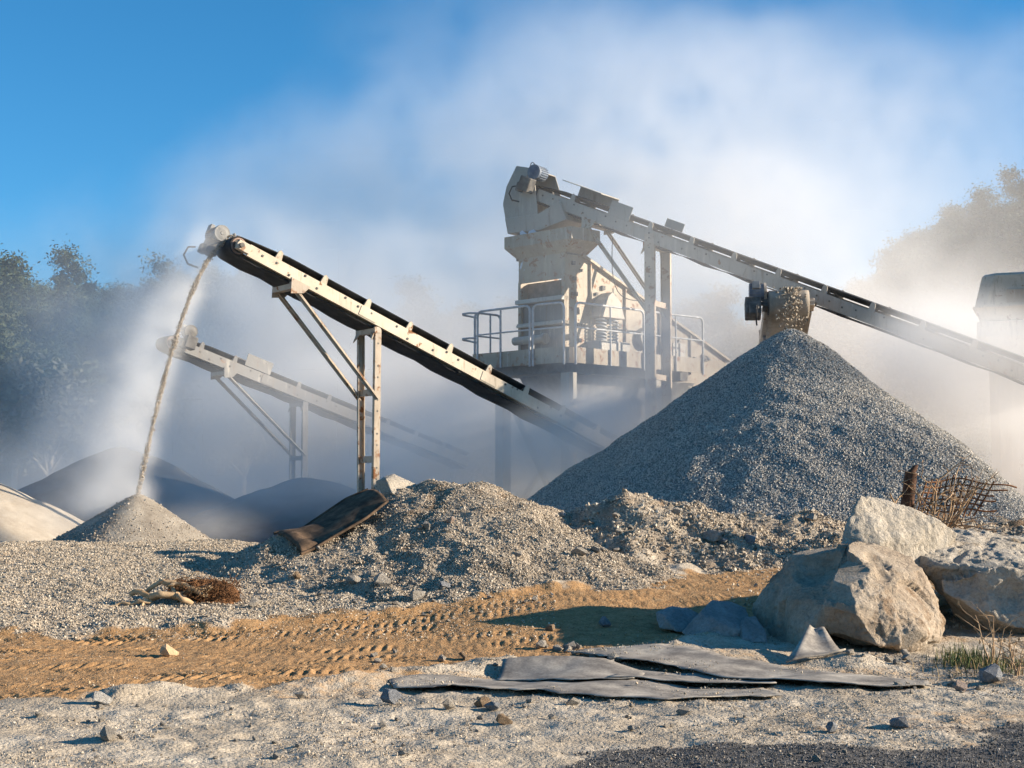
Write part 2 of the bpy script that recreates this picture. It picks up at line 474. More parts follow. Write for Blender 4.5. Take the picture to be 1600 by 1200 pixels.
def ground_h(x, y, detail=True):
    x = np.asarray(x, dtype=np.float64); y = np.asarray(y, dtype=np.float64)
    h = ramp_h(x, y)
    if not detail: return h
    near = 1 - smooth(30, 45, y)
    tan, dark, t, s, w = ground_masks(x, y)
    inr = smooth(1.1, 0.85, np.abs(t) / w)
    h = h + near * (0.08 * fbm2(x * 0.45, y * 0.45, 3, 1) + 0.036 * fbm2(x * 1.6, y * 1.6, 3, 2) * (1 - 0.6 * inr))
    fine = 0.027 * fbm2(x * 6.5, y * 6.5, 3, 3) * (1 - 0.55 * inr) * (1 - 0.7 * smooth(0.4, 0.8, dark))
    tracks = 0
    sw = 0.10 * np.sin(s * 0.55)
    for c, wd, pi_, ph, sk in ((-1.15, 0.46, 0.118, 0, 0.5), (-0.55, 0.46, 0.112, 0.06, -0.5), (0.25, 0.5, 0.12, 0.03, 0.6), (0.85, 0.46, 0.114, 0.09, -0.6), (1.5, 0.42, 0.11, 0.02, 0.5), (-1.72, 0.4, 0.12, 0.1, 0.4)):
        fade = smooth(-0.12, 0.16, fbm2(s * 0.22 + c * 7, t * 0.4 + 3, 2, 60 + int(c * 10)))
        tracks = tracks + tyre(t + sw * (0.5 + 0.4 * c), s, c * np.clip(w / 1.9, .65, 1.1), wd, pi_, ph, sk) * (0.62 + 0.6 * fade)
    tracks = tracks * (0.35 + 1.3 * smooth(-0.25, 0.3, fbm2(x * 2.2, y * 2.2, 3, 66)))
    h = h + near * (fine + 0.009 * fbm2(x * 9, y * 9, 2, 67) * inr + (0.46 - 0.22 * smooth(-2.5, 0.0, x)) * tracks * inr)
    # soft berm of pushed-up soil along both road sides
    h = h + near * 0.06 * np.exp(-((np.abs(t) - w * 1.05) / 0.28) ** 2) * (1 + 1.5 * fbm2(x * 2, y * 2, 3, 9))
    # low dusty ridges under and behind the belt strips
    h = h + 0.10 * np.exp(-(((x - 0.35) / 0.75) ** 2 + ((y - 12.75) / 0.30) ** 2)) + 0.12 * np.exp(-(((x - 3.05) / 0.35) ** 2 + ((y - 12.9) / 0.30) ** 2))
    h = h + 0.08 * np.exp(-(((x - 1.6) / 0.9) ** 2 + ((y - 13.3) / 0.35) ** 2))
    return h

def make_ground():
    xs = np.concatenate([-np.geomspace(400, 8.6, 46), np.arange(-8.0, 8.4, 0.022), np.geomspace(8.9, 400, 46)])
    ys = np.concatenate([[-60, -30, -12, -4, 0, 2.5, 4.5], np.arange(6.0, 25.0, 0.042), np.geomspace(25.1, 600, 60)])
    X, Y = np.meshgrid(xs, ys)
    Z = ground_h(X, Y)
    tan, dark, *_ = ground_masks(X, Y)
    nx, ny = len(xs), len(ys)
    i = (np.arange(ny - 1)[:, None] * nx + np.arange(nx - 1)[None, :]).ravel()
    F = np.stack([i, i + 1, i + 1 + nx, i + nx], 1)
    me = numpy_mesh('ground', np.stack([X, Y, Z], -1).reshape(-1, 3), F, True, {'tan': tan.ravel(), 'dark': dark.ravel()})
    return tag(link_mesh('ground', me, M['ground']), 'pale dusty quarry floor crossed by a tan dirt track', kind='structure')
make_ground()
_gx, _gy = np.arange(-11, 12, 0.05), np.arange(5, 46, 0.05)
_GX, _GY = np.meshgrid(_gx, _gy)
_GZ = ground_h(_GX, _GY)
def grid_at(G, x, y):
    i = (np.asarray(x) - _gx[0]) / 0.05; j = (np.asarray(y) - _gy[0]) / 0.05
    i = np.clip(i, 0, len(_gx) - 1.001); j = np.clip(j, 0, len(_gy) - 1.001)
    a, b = i.astype(int), j.astype(int); u, v = i - a, j - b
    return (G[b, a] * (1 - u) + G[b, a + 1] * u) * (1 - v) + (G[b + 1, a] * (1 - u) + G[b + 1, a + 1] * u) * v
def gz(x, y): return float(grid_at(_GZ, np.float64(x), np.float64(y)))

# ------------------------------------------------------------------ stone shapes and scattering
def rock_mesh(name, seed, npts, squash=(1, 1, 1), mat=None, jit=0.35):
    r = np.random.default_rng(seed)
    p = r.normal(size=(npts, 3)); p /= np.linalg.norm(p, axis=1)[:, None]
    p *= (1 - jit * r.random((npts, 1)))
    p *= np.array(squash) * 0.5
    bm = bmesh.new()
    for q in p: bm.verts.new(q)
    res = bmesh.ops.convex_hull(bm, input=bm.verts)
    bmesh.ops.delete(bm, geom=[v for v in bm.verts if not v.link_faces], context='VERTS')
    me = bpy.data.meshes.new(name)
    bm.to_mesh(me); bm.free()
    if mat: me.materials.append(mat)
    return me

def stone_collection(name, mat, n=6, npts=11):
    c = bpy.data.collections.new(name)
    for i in range(n):
        sq = (1.15, 0.95, 0.75 + 0.1 * (i % 3))
        o = bpy.data.objects.new(name + '_piece', rock_mesh(name + '_piece', 100 + i * 7, npts, sq, mat))
        c.objects.link(o)
    return c
SC_GRAVEL = stone_collection('gravel_stones', M['gravel'])
SC_MOUND = stone_collection('mound_stones', M['moundgravel'])
SC_DARK = stone_collection('dark_chips', M['darkgravel'])
SC_CLOD = stone_collection('soil_clods', M['clod'])
SC_STREAM = stone_collection('stream_stones', M['streamstone'])

def instancer(coll):
    g = bpy.data.node_groups.new('scatter_' + coll.name, 'GeometryNodeTree')
    g.interface.new_socket('Geometry', in_out='INPUT', socket_type='NodeSocketGeometry')
    g.interface.new_socket('Geometry', in_out='OUTPUT', socket_type='NodeSocketGeometry')
    t = NT(g)
    gi, go = t.n('NodeGroupInput'), t.n('NodeGroupOutput')
    ci = t.n('GeometryNodeCollectionInfo', {'Collection': coll, 'Separate Children': True, 'Reset Children': True})
    def attr(nm, typ): return t.n('GeometryNodeInputNamedAttribute', {'Name': nm}, data_type=typ).outputs[0]
    rot = t.n('FunctionNodeEulerToRotation', {0: attr('rot', 'FLOAT_VECTOR')}).outputs[0]
    ip = t.n('GeometryNodeInstanceOnPoints', {'Points': gi.outputs[0], 'Instance': ci.outputs[0], 'Pick Instance': True,
             'Instance Index': attr('pick', 'INT'), 'Rotation': rot, 'Scale': attr('scl', 'FLOAT')})
    g.links.new(ip.outputs[0], go.inputs[0])
    return g
_inst = {}
def scatter(name, pts, sizes, coll, parent=None, label=None, cat=None):
    pts = np.asarray(pts, dtype=np.float32); n = len(pts)
    off = np.array(world_loc(parent)) if parent is not None else np.zeros(3)
    me = bpy.data.meshes.new(name)
    me.vertices.add(n); me.vertices.foreach_set('co', (pts - off).astype(np.float32).ravel())
    a = me.attributes.new('rot', 'FLOAT_VECTOR', 'POINT'); a.data.foreach_set('vector', rng.uniform(0, 6.283, n * 3).astype(np.float32))
    a = me.attributes.new('scl', 'FLOAT', 'POINT'); a.data.foreach_set('value', np.asarray(sizes, dtype=np.float32))
    a = me.attributes.new('pick', 'INT', 'POINT'); a.data.foreach_set('value', rng.integers(0, 6, n).astype(np.int32))
    o = link_mesh(name, me, None, parent)
    if coll.name not in _inst: _inst[coll.name] = instancer(coll)
    md = o.modifiers.new('scatter', 'NODES'); md.node_group = _inst[coll.name]
    tag(o, label, cat, None, 'stuff')
    return o

def stone_sizes(n, lo, hi, p=2.2):
    u = rng.random(n)
    return lo * (1 - u * (1 - (lo / hi) ** p)) ** (-1 / p)     # many small, few large

# ------------------------------------------------------------------ heaps
def soft_cone(x, y, cx, cy, H, slope, round_=0.3, seed=0, ecc=0.0):
    dx, dy = x - cx, y - cy
    ang = np.arctan2(dy, dx)
    r = np.hypot(dx, dy)
    r = r * (1 + 0.05 * np.sin(ang * 3 + seed) + 0.035 * np.sin(ang * 5 + 2.1 * seed))
    return H - math.tan(slope) * (np.sqrt(r * r + round_ * round_) - round_)

def smax(vals, k):
    vals = np.stack(vals, 0) / k
    m = vals.max(0)
    return k * (m + np.log(np.exp(vals - m).sum(0)))

def heap(name, fn, x0, x1, y0, y1, step, mat, label, cat, group=None):
    """a heap that lies on the ground: fn gives its height above the floor"""
    xs, ys = np.arange(x0, x1, step), np.arange(y0, y1, step)
    X, Y = np.meshgrid(xs, ys)
    Hh = fn(X, Y)
    Z = ground_h(X, Y, False) + Hh
    nx, ny = len(xs), len(ys)
    i = (np.arange(ny - 1)[:, None] * nx + np.arange(nx - 1)[None, :]).ravel()
    F = np.stack([i, i + 1, i + 1 + nx, i + nx], 1)
    hh = Hh.ravel()
    F = F[hh[F].max(1) > -0.12]
    V = np.stack([X, Y, Z], -1).reshape(-1, 3)
    used, inv = np.unique(F, return_inverse=True)
    cx, cy_ = (x0 + x1) / 2, (y0 + y1) / 2
    base = np.array([cx, cy_, float(ground_h(np.array([cx]), np.array([cy_]), False)[0])])
    me = numpy_mesh(name, V[used] - base, inv.reshape(F.shape), True)
    o = link_mesh(name, me, mat, None, tuple(base))
    return tag(o, label, cat, group)

def heap_points(fn, x0, x1, y0, y1, n, lo, hi, keep=None, lift=0.15):
    x = rng.uniform(x0, x1, n); y = rng.uniform(y0, y1, n)
    h = fn(x, y)
    k = h > -0.02
    if keep is not None: k &= keep(x, y)
    x, y, h = x[k], y[k], h[k]
    s = stone_sizes(len(x), lo, hi)
    z = ground_h(x, y, False) + h + s * lift
    return np.stack([x, y, z], 1), s

# big grey cone
CX, CY, CH = 5.54, 28.2, 4.58
def cone_fn(x, y):
    sx = 1 + 0.58 * smooth(0.1, 4.2, x - CX)
    h = soft_cone(CX + (x - CX) * sx, y, CX, CY, CH, R(36.0), 0.28, 1.3)
    return h + 0.10 * fbm2(x * 0.8, y * 0.8, 3, 70) + 0.05 * fbm2(x * 3, y * 3, 3, 71) + 0.25 * smooth(0.9, 0, h / 1.0) 
cone = heap('gravel_cone', cone_fn, CX - 7.6, CX + 7.6, CY - 7.6, CY + 7.6, 0.10, M['heap_under'],
            'tall grey cone of crushed stone under the short end-on conveyor', 'gravel pile')
vis = lambda x, y: (y < CY + 1.2 + 0.05 * np.abs(x - CX))
p, s = heap_points(cone_fn, CX - 7.2, CX + 7.6, CY - 7.4, CY + 2, 430000, 0.021, 0.050, vis)
scatter('gravel', p, s, SC_GRAVEL, cone)

# buff mound in front (left) and the low ridge that goes on to its right
def mound_fn(x, y):
    c = [soft_cone(x, y, -1.15, 20.0, 1.17, R(29), 0.25, 0.4), soft_cone(x, y, -0.55, 19.9, 1.13, R(27), 0.3, 1.9),
         soft_cone(x, y, 0.15, 20.2, 0.80, R(25), 0.4, 2.7), soft_cone(x, y, -2.5, 19.0, 0.50, R(22), 0.4, 0.9),
         soft_cone(x, y, -0.6, 18.2, 0.50, R(20), 0.5, 2.2), soft_cone(x, y, 0.9, 18.6, 0.30, R(14), 0.5, 3.1)]
    return smax(c, 0.07) + 0.12 * fbm2(x * 1.3, y * 1.3, 3, 80) + 0.07 * fbm2(x * 4, y * 4, 3, 81) - 0.04
def ridge_fn(x, y):
    c = [soft_cone(x, y, 1.70, 20.5, 0.98, R(28), 0.3, 0.4), soft_cone(x, y, 2.35, 20.8, 0.88, R(27), 0.4, 1.9),
         soft_cone(x, y, 0.85, 20.4, 0.62, R(22), 0.5, 2.7), soft_cone(x, y, 3.3, 20.9, 0.66, R(24), 0.4, 0.9),
         soft_cone(x, y, 4.25, 21.0, 0.62, R(24), 0.4, 3.9), soft_cone(x, y, 5.2, 21.4, 0.48, R(20), 0.5, 5.0),
         soft_cone(x, y, 6.6, 22.0, 0.36, R(14), 0.6, 4.0), soft_cone(x, y, 8.2, 22.3, 0.36, R(12), 0.8, 1.0)]
    return smax(c, 0.06) + 0.16 * fbm2(x * 1.5, y * 1.5, 3, 90) + 0.11 * fbm2(x * 4.5, y * 4.5, 3, 91) - 0.05
mound = heap('gravel_mound', mound_fn, -5.2, 3.2, 15.4, 23.5, 0.05, M['mound_under'],
             'buff gravel mound with a rusty screen on its left slope', 'gravel pile')
p, s = heap_points(mound_fn, -5.2, 3.0, 15.2, 21.2, 360000, 0.013, 0.048, lambda x, y: rng.random(len(x)) < 0.35 + 0.65 * smooth(-0.15, 0.2, fbm2(x * 1.1, y * 1.1, 3, 610)))
scatter('gravel', p, s, SC_MOUND, mound)
ridge = heap('spoil_ridge', ridge_fn, -0.6, 10.5, 17.6, 24.2, 0.05, M['mound_under'],
             'low lumpy spoil ridge running from the buff mound to the boulders', 'spoil heap')
p, s = heap_points(ridge_fn, -0.4, 10.3, 17.6, 23.0, 190000, 0.016, 0.085, lambda x, y: rng.random(len(x)) < 0.30 + 0.70 * smooth(-0.15, 0.2, fbm2(x * 1.2, y * 1.2, 3, 611)))
scatter('gravel', p, s, SC_MOUND, ridge)

_HZ = np.maximum(_GZ, ground_h(_GX, _GY, False) + np.maximum(mound_fn(_GX, _GY), ridge_fn(_GX, _GY)))
# heaps behind, in the dust
def far_heap(name, parts, k, mat, label, step=0.12, seed=0, pad=6.0, amp=0.14, cat='sand pile'):
    def fn(x, y):
        return smax([soft_cone(x, y, a, b, H, R(sl), rd, seed + i) for i, (a, b, H, sl, rd) in enumerate(parts)], k) + amp * fbm2(x * 0.7, y * 0.7, 4, 300 + seed)
    x0 = min(q[0] - q[2] / math.tan(R(q[3])) for q in parts) - 0.8; x1 = max(q[0] + q[2] / math.tan(R(q[3])) for q in parts) + 0.8
    y0 = min(q[1] - q[2] / math.tan(R(q[3])) for q in parts) - 0.8; y1 = max(q[1] + q[2] / math.tan(R(q[3])) for q in parts) + 0.8
    return heap(name, fn, x0, x1, y0, y1, step, mat, label, cat), fn
def at_px(px, py, Y):
    q = P(px, py, Y); return q.x, q.z
ax, az = at_px(217, 772, 25.3)
sandpile, sand_fn = far_heap('sand_pile', [(ax, 25.3, az - ramp_h(np.array([ax]), np.array([25.3]))[0], 34, 0.12)], 0.02, M['sand_brown'], 'small brown cone of grit growing under the falling stream', 0.05, 3, amp=0.05)
p, s = heap_points(sand_fn, ax - 2.6, ax + 2.6, 22.6, 26.0, 30000, 0.012, 0.05, lambda x, y: rng.random(len(x)) < 0.15 + 0.85 * smooth(0.8, 2.0, np.hypot(x - ax, y - 25.3)))
scatter('grit', p, s, SC_STREAM, sandpile)
bx, bz = at_px(185, 694, 38); cx_, cz = at_px(300, 762, 37.5); dx_, dz = at_px(80, 762, 37)
far_heap('sand_pile', [(bx, 38, bz, 31, 0.3), (cx_, 37.0, cz + .1, 28, 0.5), (dx_, 36.6, dz + .1, 28, 0.6)], 0.12, M['sand_dark'], 'dark two-shouldered grit heap behind the falling stream', 0.12, 5)
bx, bz = at_px(478, 752, 36.5); cx_, cz = at_px(560, 766, 37.5); dx_, dz = at_px(410, 775, 36)
far_heap('sand_pile', [(bx, 36.5, bz + .1, 25, 0.7), (cx_, 37.5, cz, 25, 0.7), (dx_, 36, dz, 24, 0.7)], 0.12, M['sand_dark'], 'dust-veiled grey heap under the far conveyor legs', 0.12, 8)
bx, bz = at_px(-45, 740, 28)
far_heap('sand_pile', [(bx, 28, bz, 31, 0.4)], 0.1, M['sand_pale'], 'pale sunlit dust heap cut by the left edge of the photo', 0.08, 11)

# loose gravel on the floor
def ground_points(n, x0, x1, y0, y1, lo, hi, prob):
    x = rng.uniform(x0, x1, n); y = y0 + (y1 - y0) * rng.random(n) ** 1.0
    k = rng.random(n) < prob(x, y)
    x, y = x[k], y[k]
    s = stone_sizes(len(x), lo, hi)
    return np.stack([x, y, ground_h(x, y) + s * 0.18], 1), s
def in_frame(x, y): return (np.abs(x) < 0.40 * y + 0.8).astype(float)
def pr_pale(x, y):
    tan, dark, *_ = ground_masks(x, y)
    cl = smooth(-0.12, 0.4, fbm2(x * 0.8, y * 1.2, 4, 51))
    return in_frame(x, y) * (0.14 + 0.86 * cl) * (1 - 0.93 * smooth(0.45, 0.75, tan)) * (1 - 0.8 * smooth(0.4, 0.7, dark))
p, s = ground_points(230000, -7, 7.5, 7.4, 15.5, 0.006, 0.030, pr_pale)
scatter('loose_gravel', p, s, SC_MOUND, None, 'pale gravel strewn over the dusty foreground', 'gravel')
def pr_left(x, y):
    tan, dark, *_ = ground_masks(x, y)
    return in_frame(x, y) * (1 - 0.9 * smooth(0.35, 0.7, tan))
p, s = ground_points(190000, -9.5, 0.5, 14.6, 23.5, 0.014, 0.042, pr_left)
scatter('loose_gravel', p, s, SC_MOUND, None, 'carpet of pale gravel left of the buff mound', 'gravel')
p, s = ground_points(30000, 2.5, 9.5, 15, 23.5, 0.02, 0.08, pr_left)
scatter('loose_gravel', p, s, SC_MOUND, None, 'gravel scattered behind the boulders', 'gravel')
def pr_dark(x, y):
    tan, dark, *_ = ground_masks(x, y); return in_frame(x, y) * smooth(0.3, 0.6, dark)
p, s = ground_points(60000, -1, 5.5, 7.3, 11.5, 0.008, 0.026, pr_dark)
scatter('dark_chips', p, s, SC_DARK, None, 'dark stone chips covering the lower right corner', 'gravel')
def pr_tan(x, y):
    tan, dark, *_ = ground_masks(x, y); return in_frame(x, y) * smooth(0.5, 0.8, tan) * (0.15 + 0.85 * smooth(0, .3, fbm2(x, y * 1.5, 3, 52)))
p, s = ground_points(36000, -7, 8, 9.5, 22, 0.008, 0.035, pr_tan)
scatter('soil_clods', p, s, SC_CLOD, None, 'crumbs of tan soil lying in the tyre tracks', 'soil')

# ------------------------------------------------------------------ belt conveyors
class Conv:
    """frame of reference of one conveyor: s runs from the head down to the tail, t is sideways (+ towards the camera side), u is up"""
    def __init__(self, head, tail, width, near):
        self.H, self.T = Vector(head), Vector(tail)
        self.a = (self.T - self.H).normalized()
        self.L = (self.T - self.H).length
        l = self.a.cross(Vector((0, 0, 1))).normalized()
        if l.dot(Vector(near)) < 0: l = -l
        self.l = l
        n = self.a.cross(l).normalized()
        self.n = n if n.z > 0 else -n
        self.w = width
    def p(self, s, t, u): return self.H + self.a * s + self.l * t + self.n * u
    def box(self, mb, s0, s1, t0, t1, u0, u1):
        return mb.box(self.H, self.a, self.l, self.n, s0, s1, t0, t1, u0, u1)

def belt_loop(cv, s_end, r, half, trough):
    """endless belt: troughed top run, wrap round the head pulley, flat return run"""
    prof = []
    for s in np.linspace(s_end, 1.0, 26): prof.append((s, r, trough))
    for s in np.linspace(0.85, 0.0, 5): prof.append((s, r, trough * s / 1.0))
    for k in range(1, 12):
        a = math.pi / 2 + math.pi * k / 12
        prof.append((r * math.cos(a), r * math.sin(a), 0))
    for s in np.linspace(0.0, s_end, 24): prof.append((s, -r - 0.02 * math.sin(s * 5.2) * (1 if s > .3 else 0), 0))
    ts = np.linspace(-1, 1, 9)
    th = 0.014
    vv, ff = [], []
    def row(s, u, tr, off):
        out = []
        for q in ts:
            e = max(0, abs(q) - 0.36) / 0.64
            out.append(cv.p(s, q * half * (1 - 0.10 * tr * 3 * e), u + tr * e))
        return out
    n = len(ts)
    for i, (s, u, tr) in enumerate(prof):
        vv += row(s, u, tr, 0)
    for i in range(len(prof) - 1):
        for k in range(n - 1):
            a = i * n + k
            ff.append((a, a + 1, a + 1 + n, a + n))
    return vv, ff, th

def make_conveyor(name, label, cv, opt):
    g = lambda k, d=None: opt.get(k, d)
    mat, legm = g('mat', M['cream']), g('legmat', M['leg'])
    half, gh, r = cv.w / 2, g('gh', 0.23), g('r', 0.175)
    sup0 = g('supports')[0]
    base = cv.p(sup0['s'], 0, 0)
    root = empty(name, (base.x, base.y, gz(base.x, base.y)))
    tag(root, label, 'conveyor', 'belt conveyors')
    s0, s1 = g('girder0', 0.18), cv.L
    # side girders: C channels with flanges
    for sg in (1, -1):
        mb = MB()
        t = sg * half
        cv.box(mb, s0, s1, t - 0.012, t + 0.012, -gh / 2, gh / 2)
        for u in (-gh / 2, gh / 2 - 0.018):
            cv.box(mb, s0, s1, t - sg * 0.012, t - sg * 0.085, u, u + 0.018)
        for ss in np.arange(2.9, s1, 3.05):        # splice plates
            cv.box(mb, ss - 0.2, ss + 0.2, t + sg * 0.012, t + sg * 0.024, -gh * 0.4, gh * 0.4)
        gd = mb.build('girder', mat, root)
        if sg == 1:
            bolts = MB()
            r_ = random.Random(3)
            for ss in np.arange(0.45, s1, 0.31):
                if r_.random() < 0.7:
                    uu = r_.uniform(-0.09, 0.09)
                    cv.box(bolts, ss, ss + 0.035, t + 0.012, t + 0.027, uu, uu + 0.035)
            tag(bolts.build('bolts', M['darksteel'], gd), kind='stuff')
    # belt
    vv, ff, th = belt_loop(cv, s1, r, half * 0.86, g('trough', 0.10))
    mb = MB(); mb.add(vv, ff, True)
    o = mb.build('belt', g('beltmat', M['belt']), root)
    sd = o.modifiers.new('thickness', 'SOLIDIFY'); sd.thickness = 0.016; sd.offset = 0
    # head pulley with hub and bearing
    mb = MB(); mb.tube([cv.p(0, -half * 0.9, 0), cv.p(0, half * 0.78, 0)], r - 0.012, 24)
    pu = mb.build('head_pulley', M['darksteel'], root)
    mb = MB(); mb.tube([cv.p((r - .035) * math.cos(k), half * 0.80, (r - .035) * math.sin(k)) for k in np.linspace(0, 2 * math.pi, 25)], 0.022, 6)
    mb.build('pulley_rim', M['pulley'], pu)
    mb = MB(); mb.tube([cv.p(0, -half - 0.14, 0), cv.p(0, half + 0.10, 0)], 0.045, 12)
    mb.build('shaft', M['darksteel'], pu)
    for sg in (1, -1):
        mb = MB(); cv.box(mb, -0.07, 0.20, sg * half - 0.05, sg * half + 0.05, -0.09, 0.09)
        mb.tube([cv.p(0, sg * half - 0.055, 0.0), cv.p(0, sg * half + 0.06, 0.0)], 0.085, 12)
        mb.build('bearing', mat if sg > 0 else M['darksteel'], root, 0.008)
    # idler stations: bracket plate each side, three rollers between
    for i, ss in enumerate(np.arange(g('idler0', 0.78), s1 - 0.3, g('pitch', 1.02))):
        for sg in (1, -1):
            mb = MB()
            t = sg * (half - 0.03)
            poly = [cv.p(ss - 0.075, t, gh / 2 - 0.02), cv.p(ss + 0.075, t, gh / 2 - 0.02), cv.p(ss + 0.045, t + sg * 0.02, gh / 2 + 0.15), cv.p(ss - 0.02, t + sg * 0.02, gh / 2 + 0.18), cv.p(ss - 0.055, t + sg * 0.02, gh / 2 + 0.14)]
            mb.prism(poly, cv.l * 0.03 * sg)
            br = mb.build('idler_bracket', mat, root, 0.004)
            ro = MB(); ro.tube([cv.p(ss, sg * half * 0.34, r - 0.055), cv.p(ss, sg * half * 0.90, r + g('trough', .10) - 0.055)], 0.045, 10)
            ro.build('wing_roller', M['darksteel'], br)
        ro = MB(); ro.tube([cv.p(ss, -half * 0.32, r - 0.06), cv.p(ss, half * 0.32, r - 0.06)], 0.045, 10)
        ro.build('roller', M['darksteel'], root)
        if i % 2 == 0:
            ro = MB(); ro.tube([cv.p(ss + .4, -half + 0.02, -r + 0.065), cv.p(ss + .4, half - 0.02, -r + 0.065)], 0.05, 10)
            ro.build('return_roller', M['darksteel'], root)
        if i % 2 == 1:
            mb = MB(); cv.box(mb, ss - 0.05, ss + 0.05, -half + 0.015, half - 0.015, -gh / 2 + 0.02, -gh / 2 + 0.08)
            mb.build('cross_tie', mat, root)
    # drive: motor and gearbox beside the head
    if g('drive') is not None:
        sg, ds, du, sc = g('drive')
        gb = MB()
        t0 = sg * (half + 0.10)
        cv.box(gb, ds - 0.16 * sc, ds + 0.12 * sc, t0, t0 + sg * 0.26 * sc, du - 0.30 * sc, du + 0.02)
        cv.box(gb, ds - 0.24 * sc, ds - 0.10 * sc, t0 + sg * 0.05, t0 + sg * 0.2 * sc, du - 0.34 * sc, du - 0.14 * sc)
        gx = gb.build('gearbox', M['darksteel'], root, 0.02)
        wl = MB(); wl.tube([cv.p(ds - 0.3, t0 + sg * 0.1, du - 0.26), cv.p(ds - 0.42, t0 + sg * 0.12, du - 0.32), cv.p(ds - 0.44, t0 + sg * 0.12, du - 0.5), cv.p(ds - 0.3, t0 + sg * 0.12, du - 0.62), cv.p(ds - 0.1, t0 + sg * 0.1, du - 0.6)], 0.018, 6)
        wl.build('cable', M['belt'], gx)
        mo = MB()
        inn, out = g('motor_span', (half + 0.38, half - 0.06))
        rm = 0.145 * sc
        mo.tube([cv.p(ds, sg * inn, du + 0.17 * sc), cv.p(ds, sg * out, du + 0.17 * sc)], rm, 20)
        for k in range(20):
            an = 2 * math.pi * k / 20
            c1 = cv.p(ds, sg * inn, du + 0.17 * sc) + (cv.a * math.cos(an) + cv.n * math.sin(an)) * rm
            c2 = cv.p(ds, sg * (out * .8 + inn * .2), du + 0.17 * sc) + (cv.a * math.cos(an) + cv.n * math.sin(an)) * rm
            mo.bar(c1, c2, 0.012, 0.03, side=cv.a * -math.sin(an) + cv.n * math.cos(an))
        mt = mo.build('motor', M['motor'], root)
        fc = MB()
        e0 = cv.p(ds, sg * out, du + 0.17 * sc)
        dirn = cv.l * (1 if (sg * out - sg * inn) > 0 else -1)
        for a_, b_, ra, rb in ((0.0, 0.05, rm + 0.025, rm + 0.02), (0.05, 0.065, rm * 0.94, rm * 0.5), (0.065, 0.075, rm * 0.35, rm * 0.3)):
            fc.tube([e0 + dirn * a_, e0 + dirn * b_], ra, 20, radii=[ra, rb])
        fc.build('fan_cover', g('fanmat', M['motorwhite']), mt)
        tb = MB(); c0 = cv.p(ds, sg * (inn * .55 + out * .45), du + 0.17 * sc)
        tb.box(c0, cv.l, cv.a, cv.n, -0.08, 0.08, -0.2 * sc, -0.11 * sc, -0.02, 0.14)
        tb.build('terminal_box', M['motorwhite'], mt, 0.006)
    # supports
    for sp in g('supports'):
        ss = sp['s']
        u0 = -gh / 2 - 0.01
        top = {sg: cv.p(ss, sg * (half - 0.02), u0 + (0.2 if sp.get('overlap') and sg == 1 else 0)) for sg in (1, -1)}
        lg = sp.get('w', 0.12)
        foot = {}
        for sg in (1, -1):
            f = top[sg] + cv.l * (sp.get('splay', 0.0) * sg)
            ah = Vector((cv.a.x, cv.a.y, 0)).normalized() * sp.get('lean', 0.0)
            f = f + ah
            f.z = gz(f.x, f.y) - 0.05
            foot[sg] = f
            if sp.get('legs', True):
                mb = MB()
                sh = cv.l * (0.03 * sg if sp.get('overlap') and sg == 1 else 0)
                mb.bar(top[sg] + sh, f + sh, lg, 0.012, side=Vector((cv.a.x, cv.a.y, 0)))
                for q in (1, -1):
                    o_ = Vector((cv.a.x, cv.a.y, 0)).normalized() * (q * lg / 2)
                    mb.bar(top[sg] + o_ + sh - cv.l * sg * 0.035, f + o_ + sh - cv.l * sg * 0.035, 0.012, 0.07, side=Vector((cv.a.x, cv.a.y, 0)))
                ld = mb.build('leg', legm, root)
                hl = MB()
                d_ = f - top[sg]
                for k in range(int(d_.length / 0.22)):
                    c0 = top[sg] + d_ * ((0.1 + 0.22 * k) / d_.length)
                    if k % 3 != 2: hl.box(c0 + sh, Vector((cv.a.x, cv.a.y, 0)).normalized(), cv.l, Vector((0, 0, 1)), -0.016, 0.016, sg * 0.0065, sg * 0.009, -0.016, 0.016)
                if hl.v: tag(hl.build('bolt_holes', M['darksteel'], ld), kind='stuff')
        mid = lambda sg, z: top[sg] + (foot[sg] - top[sg]) * ((top[sg].z - z) / (top[sg].z - foot[sg].z))
        mb = MB()
        mb.bar(cv.p(ss, -half, u0 - 0.06), cv.p(ss, half, u0 - 0.06), 0.13, 0.12)
        for sg in (1, -1):   # gussets
            mb.prism([cv.p(ss - .05, sg * (half - .02), u0 - 0.1), cv.p(ss - .05, sg * (half - .2), u0 - 0.11), cv.p(ss - .05, sg * (half - .02), u0 - 0.3)], cv.a * 0.02)
        mb.build('header_beam', legm, root)
        for z in sp.get('bars', ()):
            mb = MB(); mb.bar(mid(1, z), mid(-1, z), 0.06, 0.13)
            mb.build('cross_bar', legm, root)
        if 'brace' in sp:
            bs, bz = sp['brace']
            mb = MB(); mb.bar(cv.p(bs, -half - 0.02, u0 - 0.06), cv.p(bs, half + 0.02, u0 - 0.06), 0.16, 0.13)
            for sg in (1, -1):
                mb.prism([cv.p(bs - .12, sg * (half + .015), u0 + 0.05), cv.p(bs + .3, sg * (half + .015), u0 + 0.05), cv.p(bs + .22, sg * (half + .015), u0 - 0.12), cv.p(bs - .02, sg * (half + .015), u0 - 0.24)], cv.l * (0.015 * sg))
            mb.build('brace_mount', legm, root)
            for sg in (1, -1):
                mb = MB()
                b0, b1 = cv.p(bs + 0.05, sg * (half - 0.03), u0 - 0.12), mid(sg, bz)
                mb.bar(b0, b1, 0.10, 0.012, side=cv.n.cross(cv.l))
                mb.bar(b0, b1, 0.012, 0.09, side=cv.n.cross(cv.l))
                mb.build('brace', legm, root)
    return root

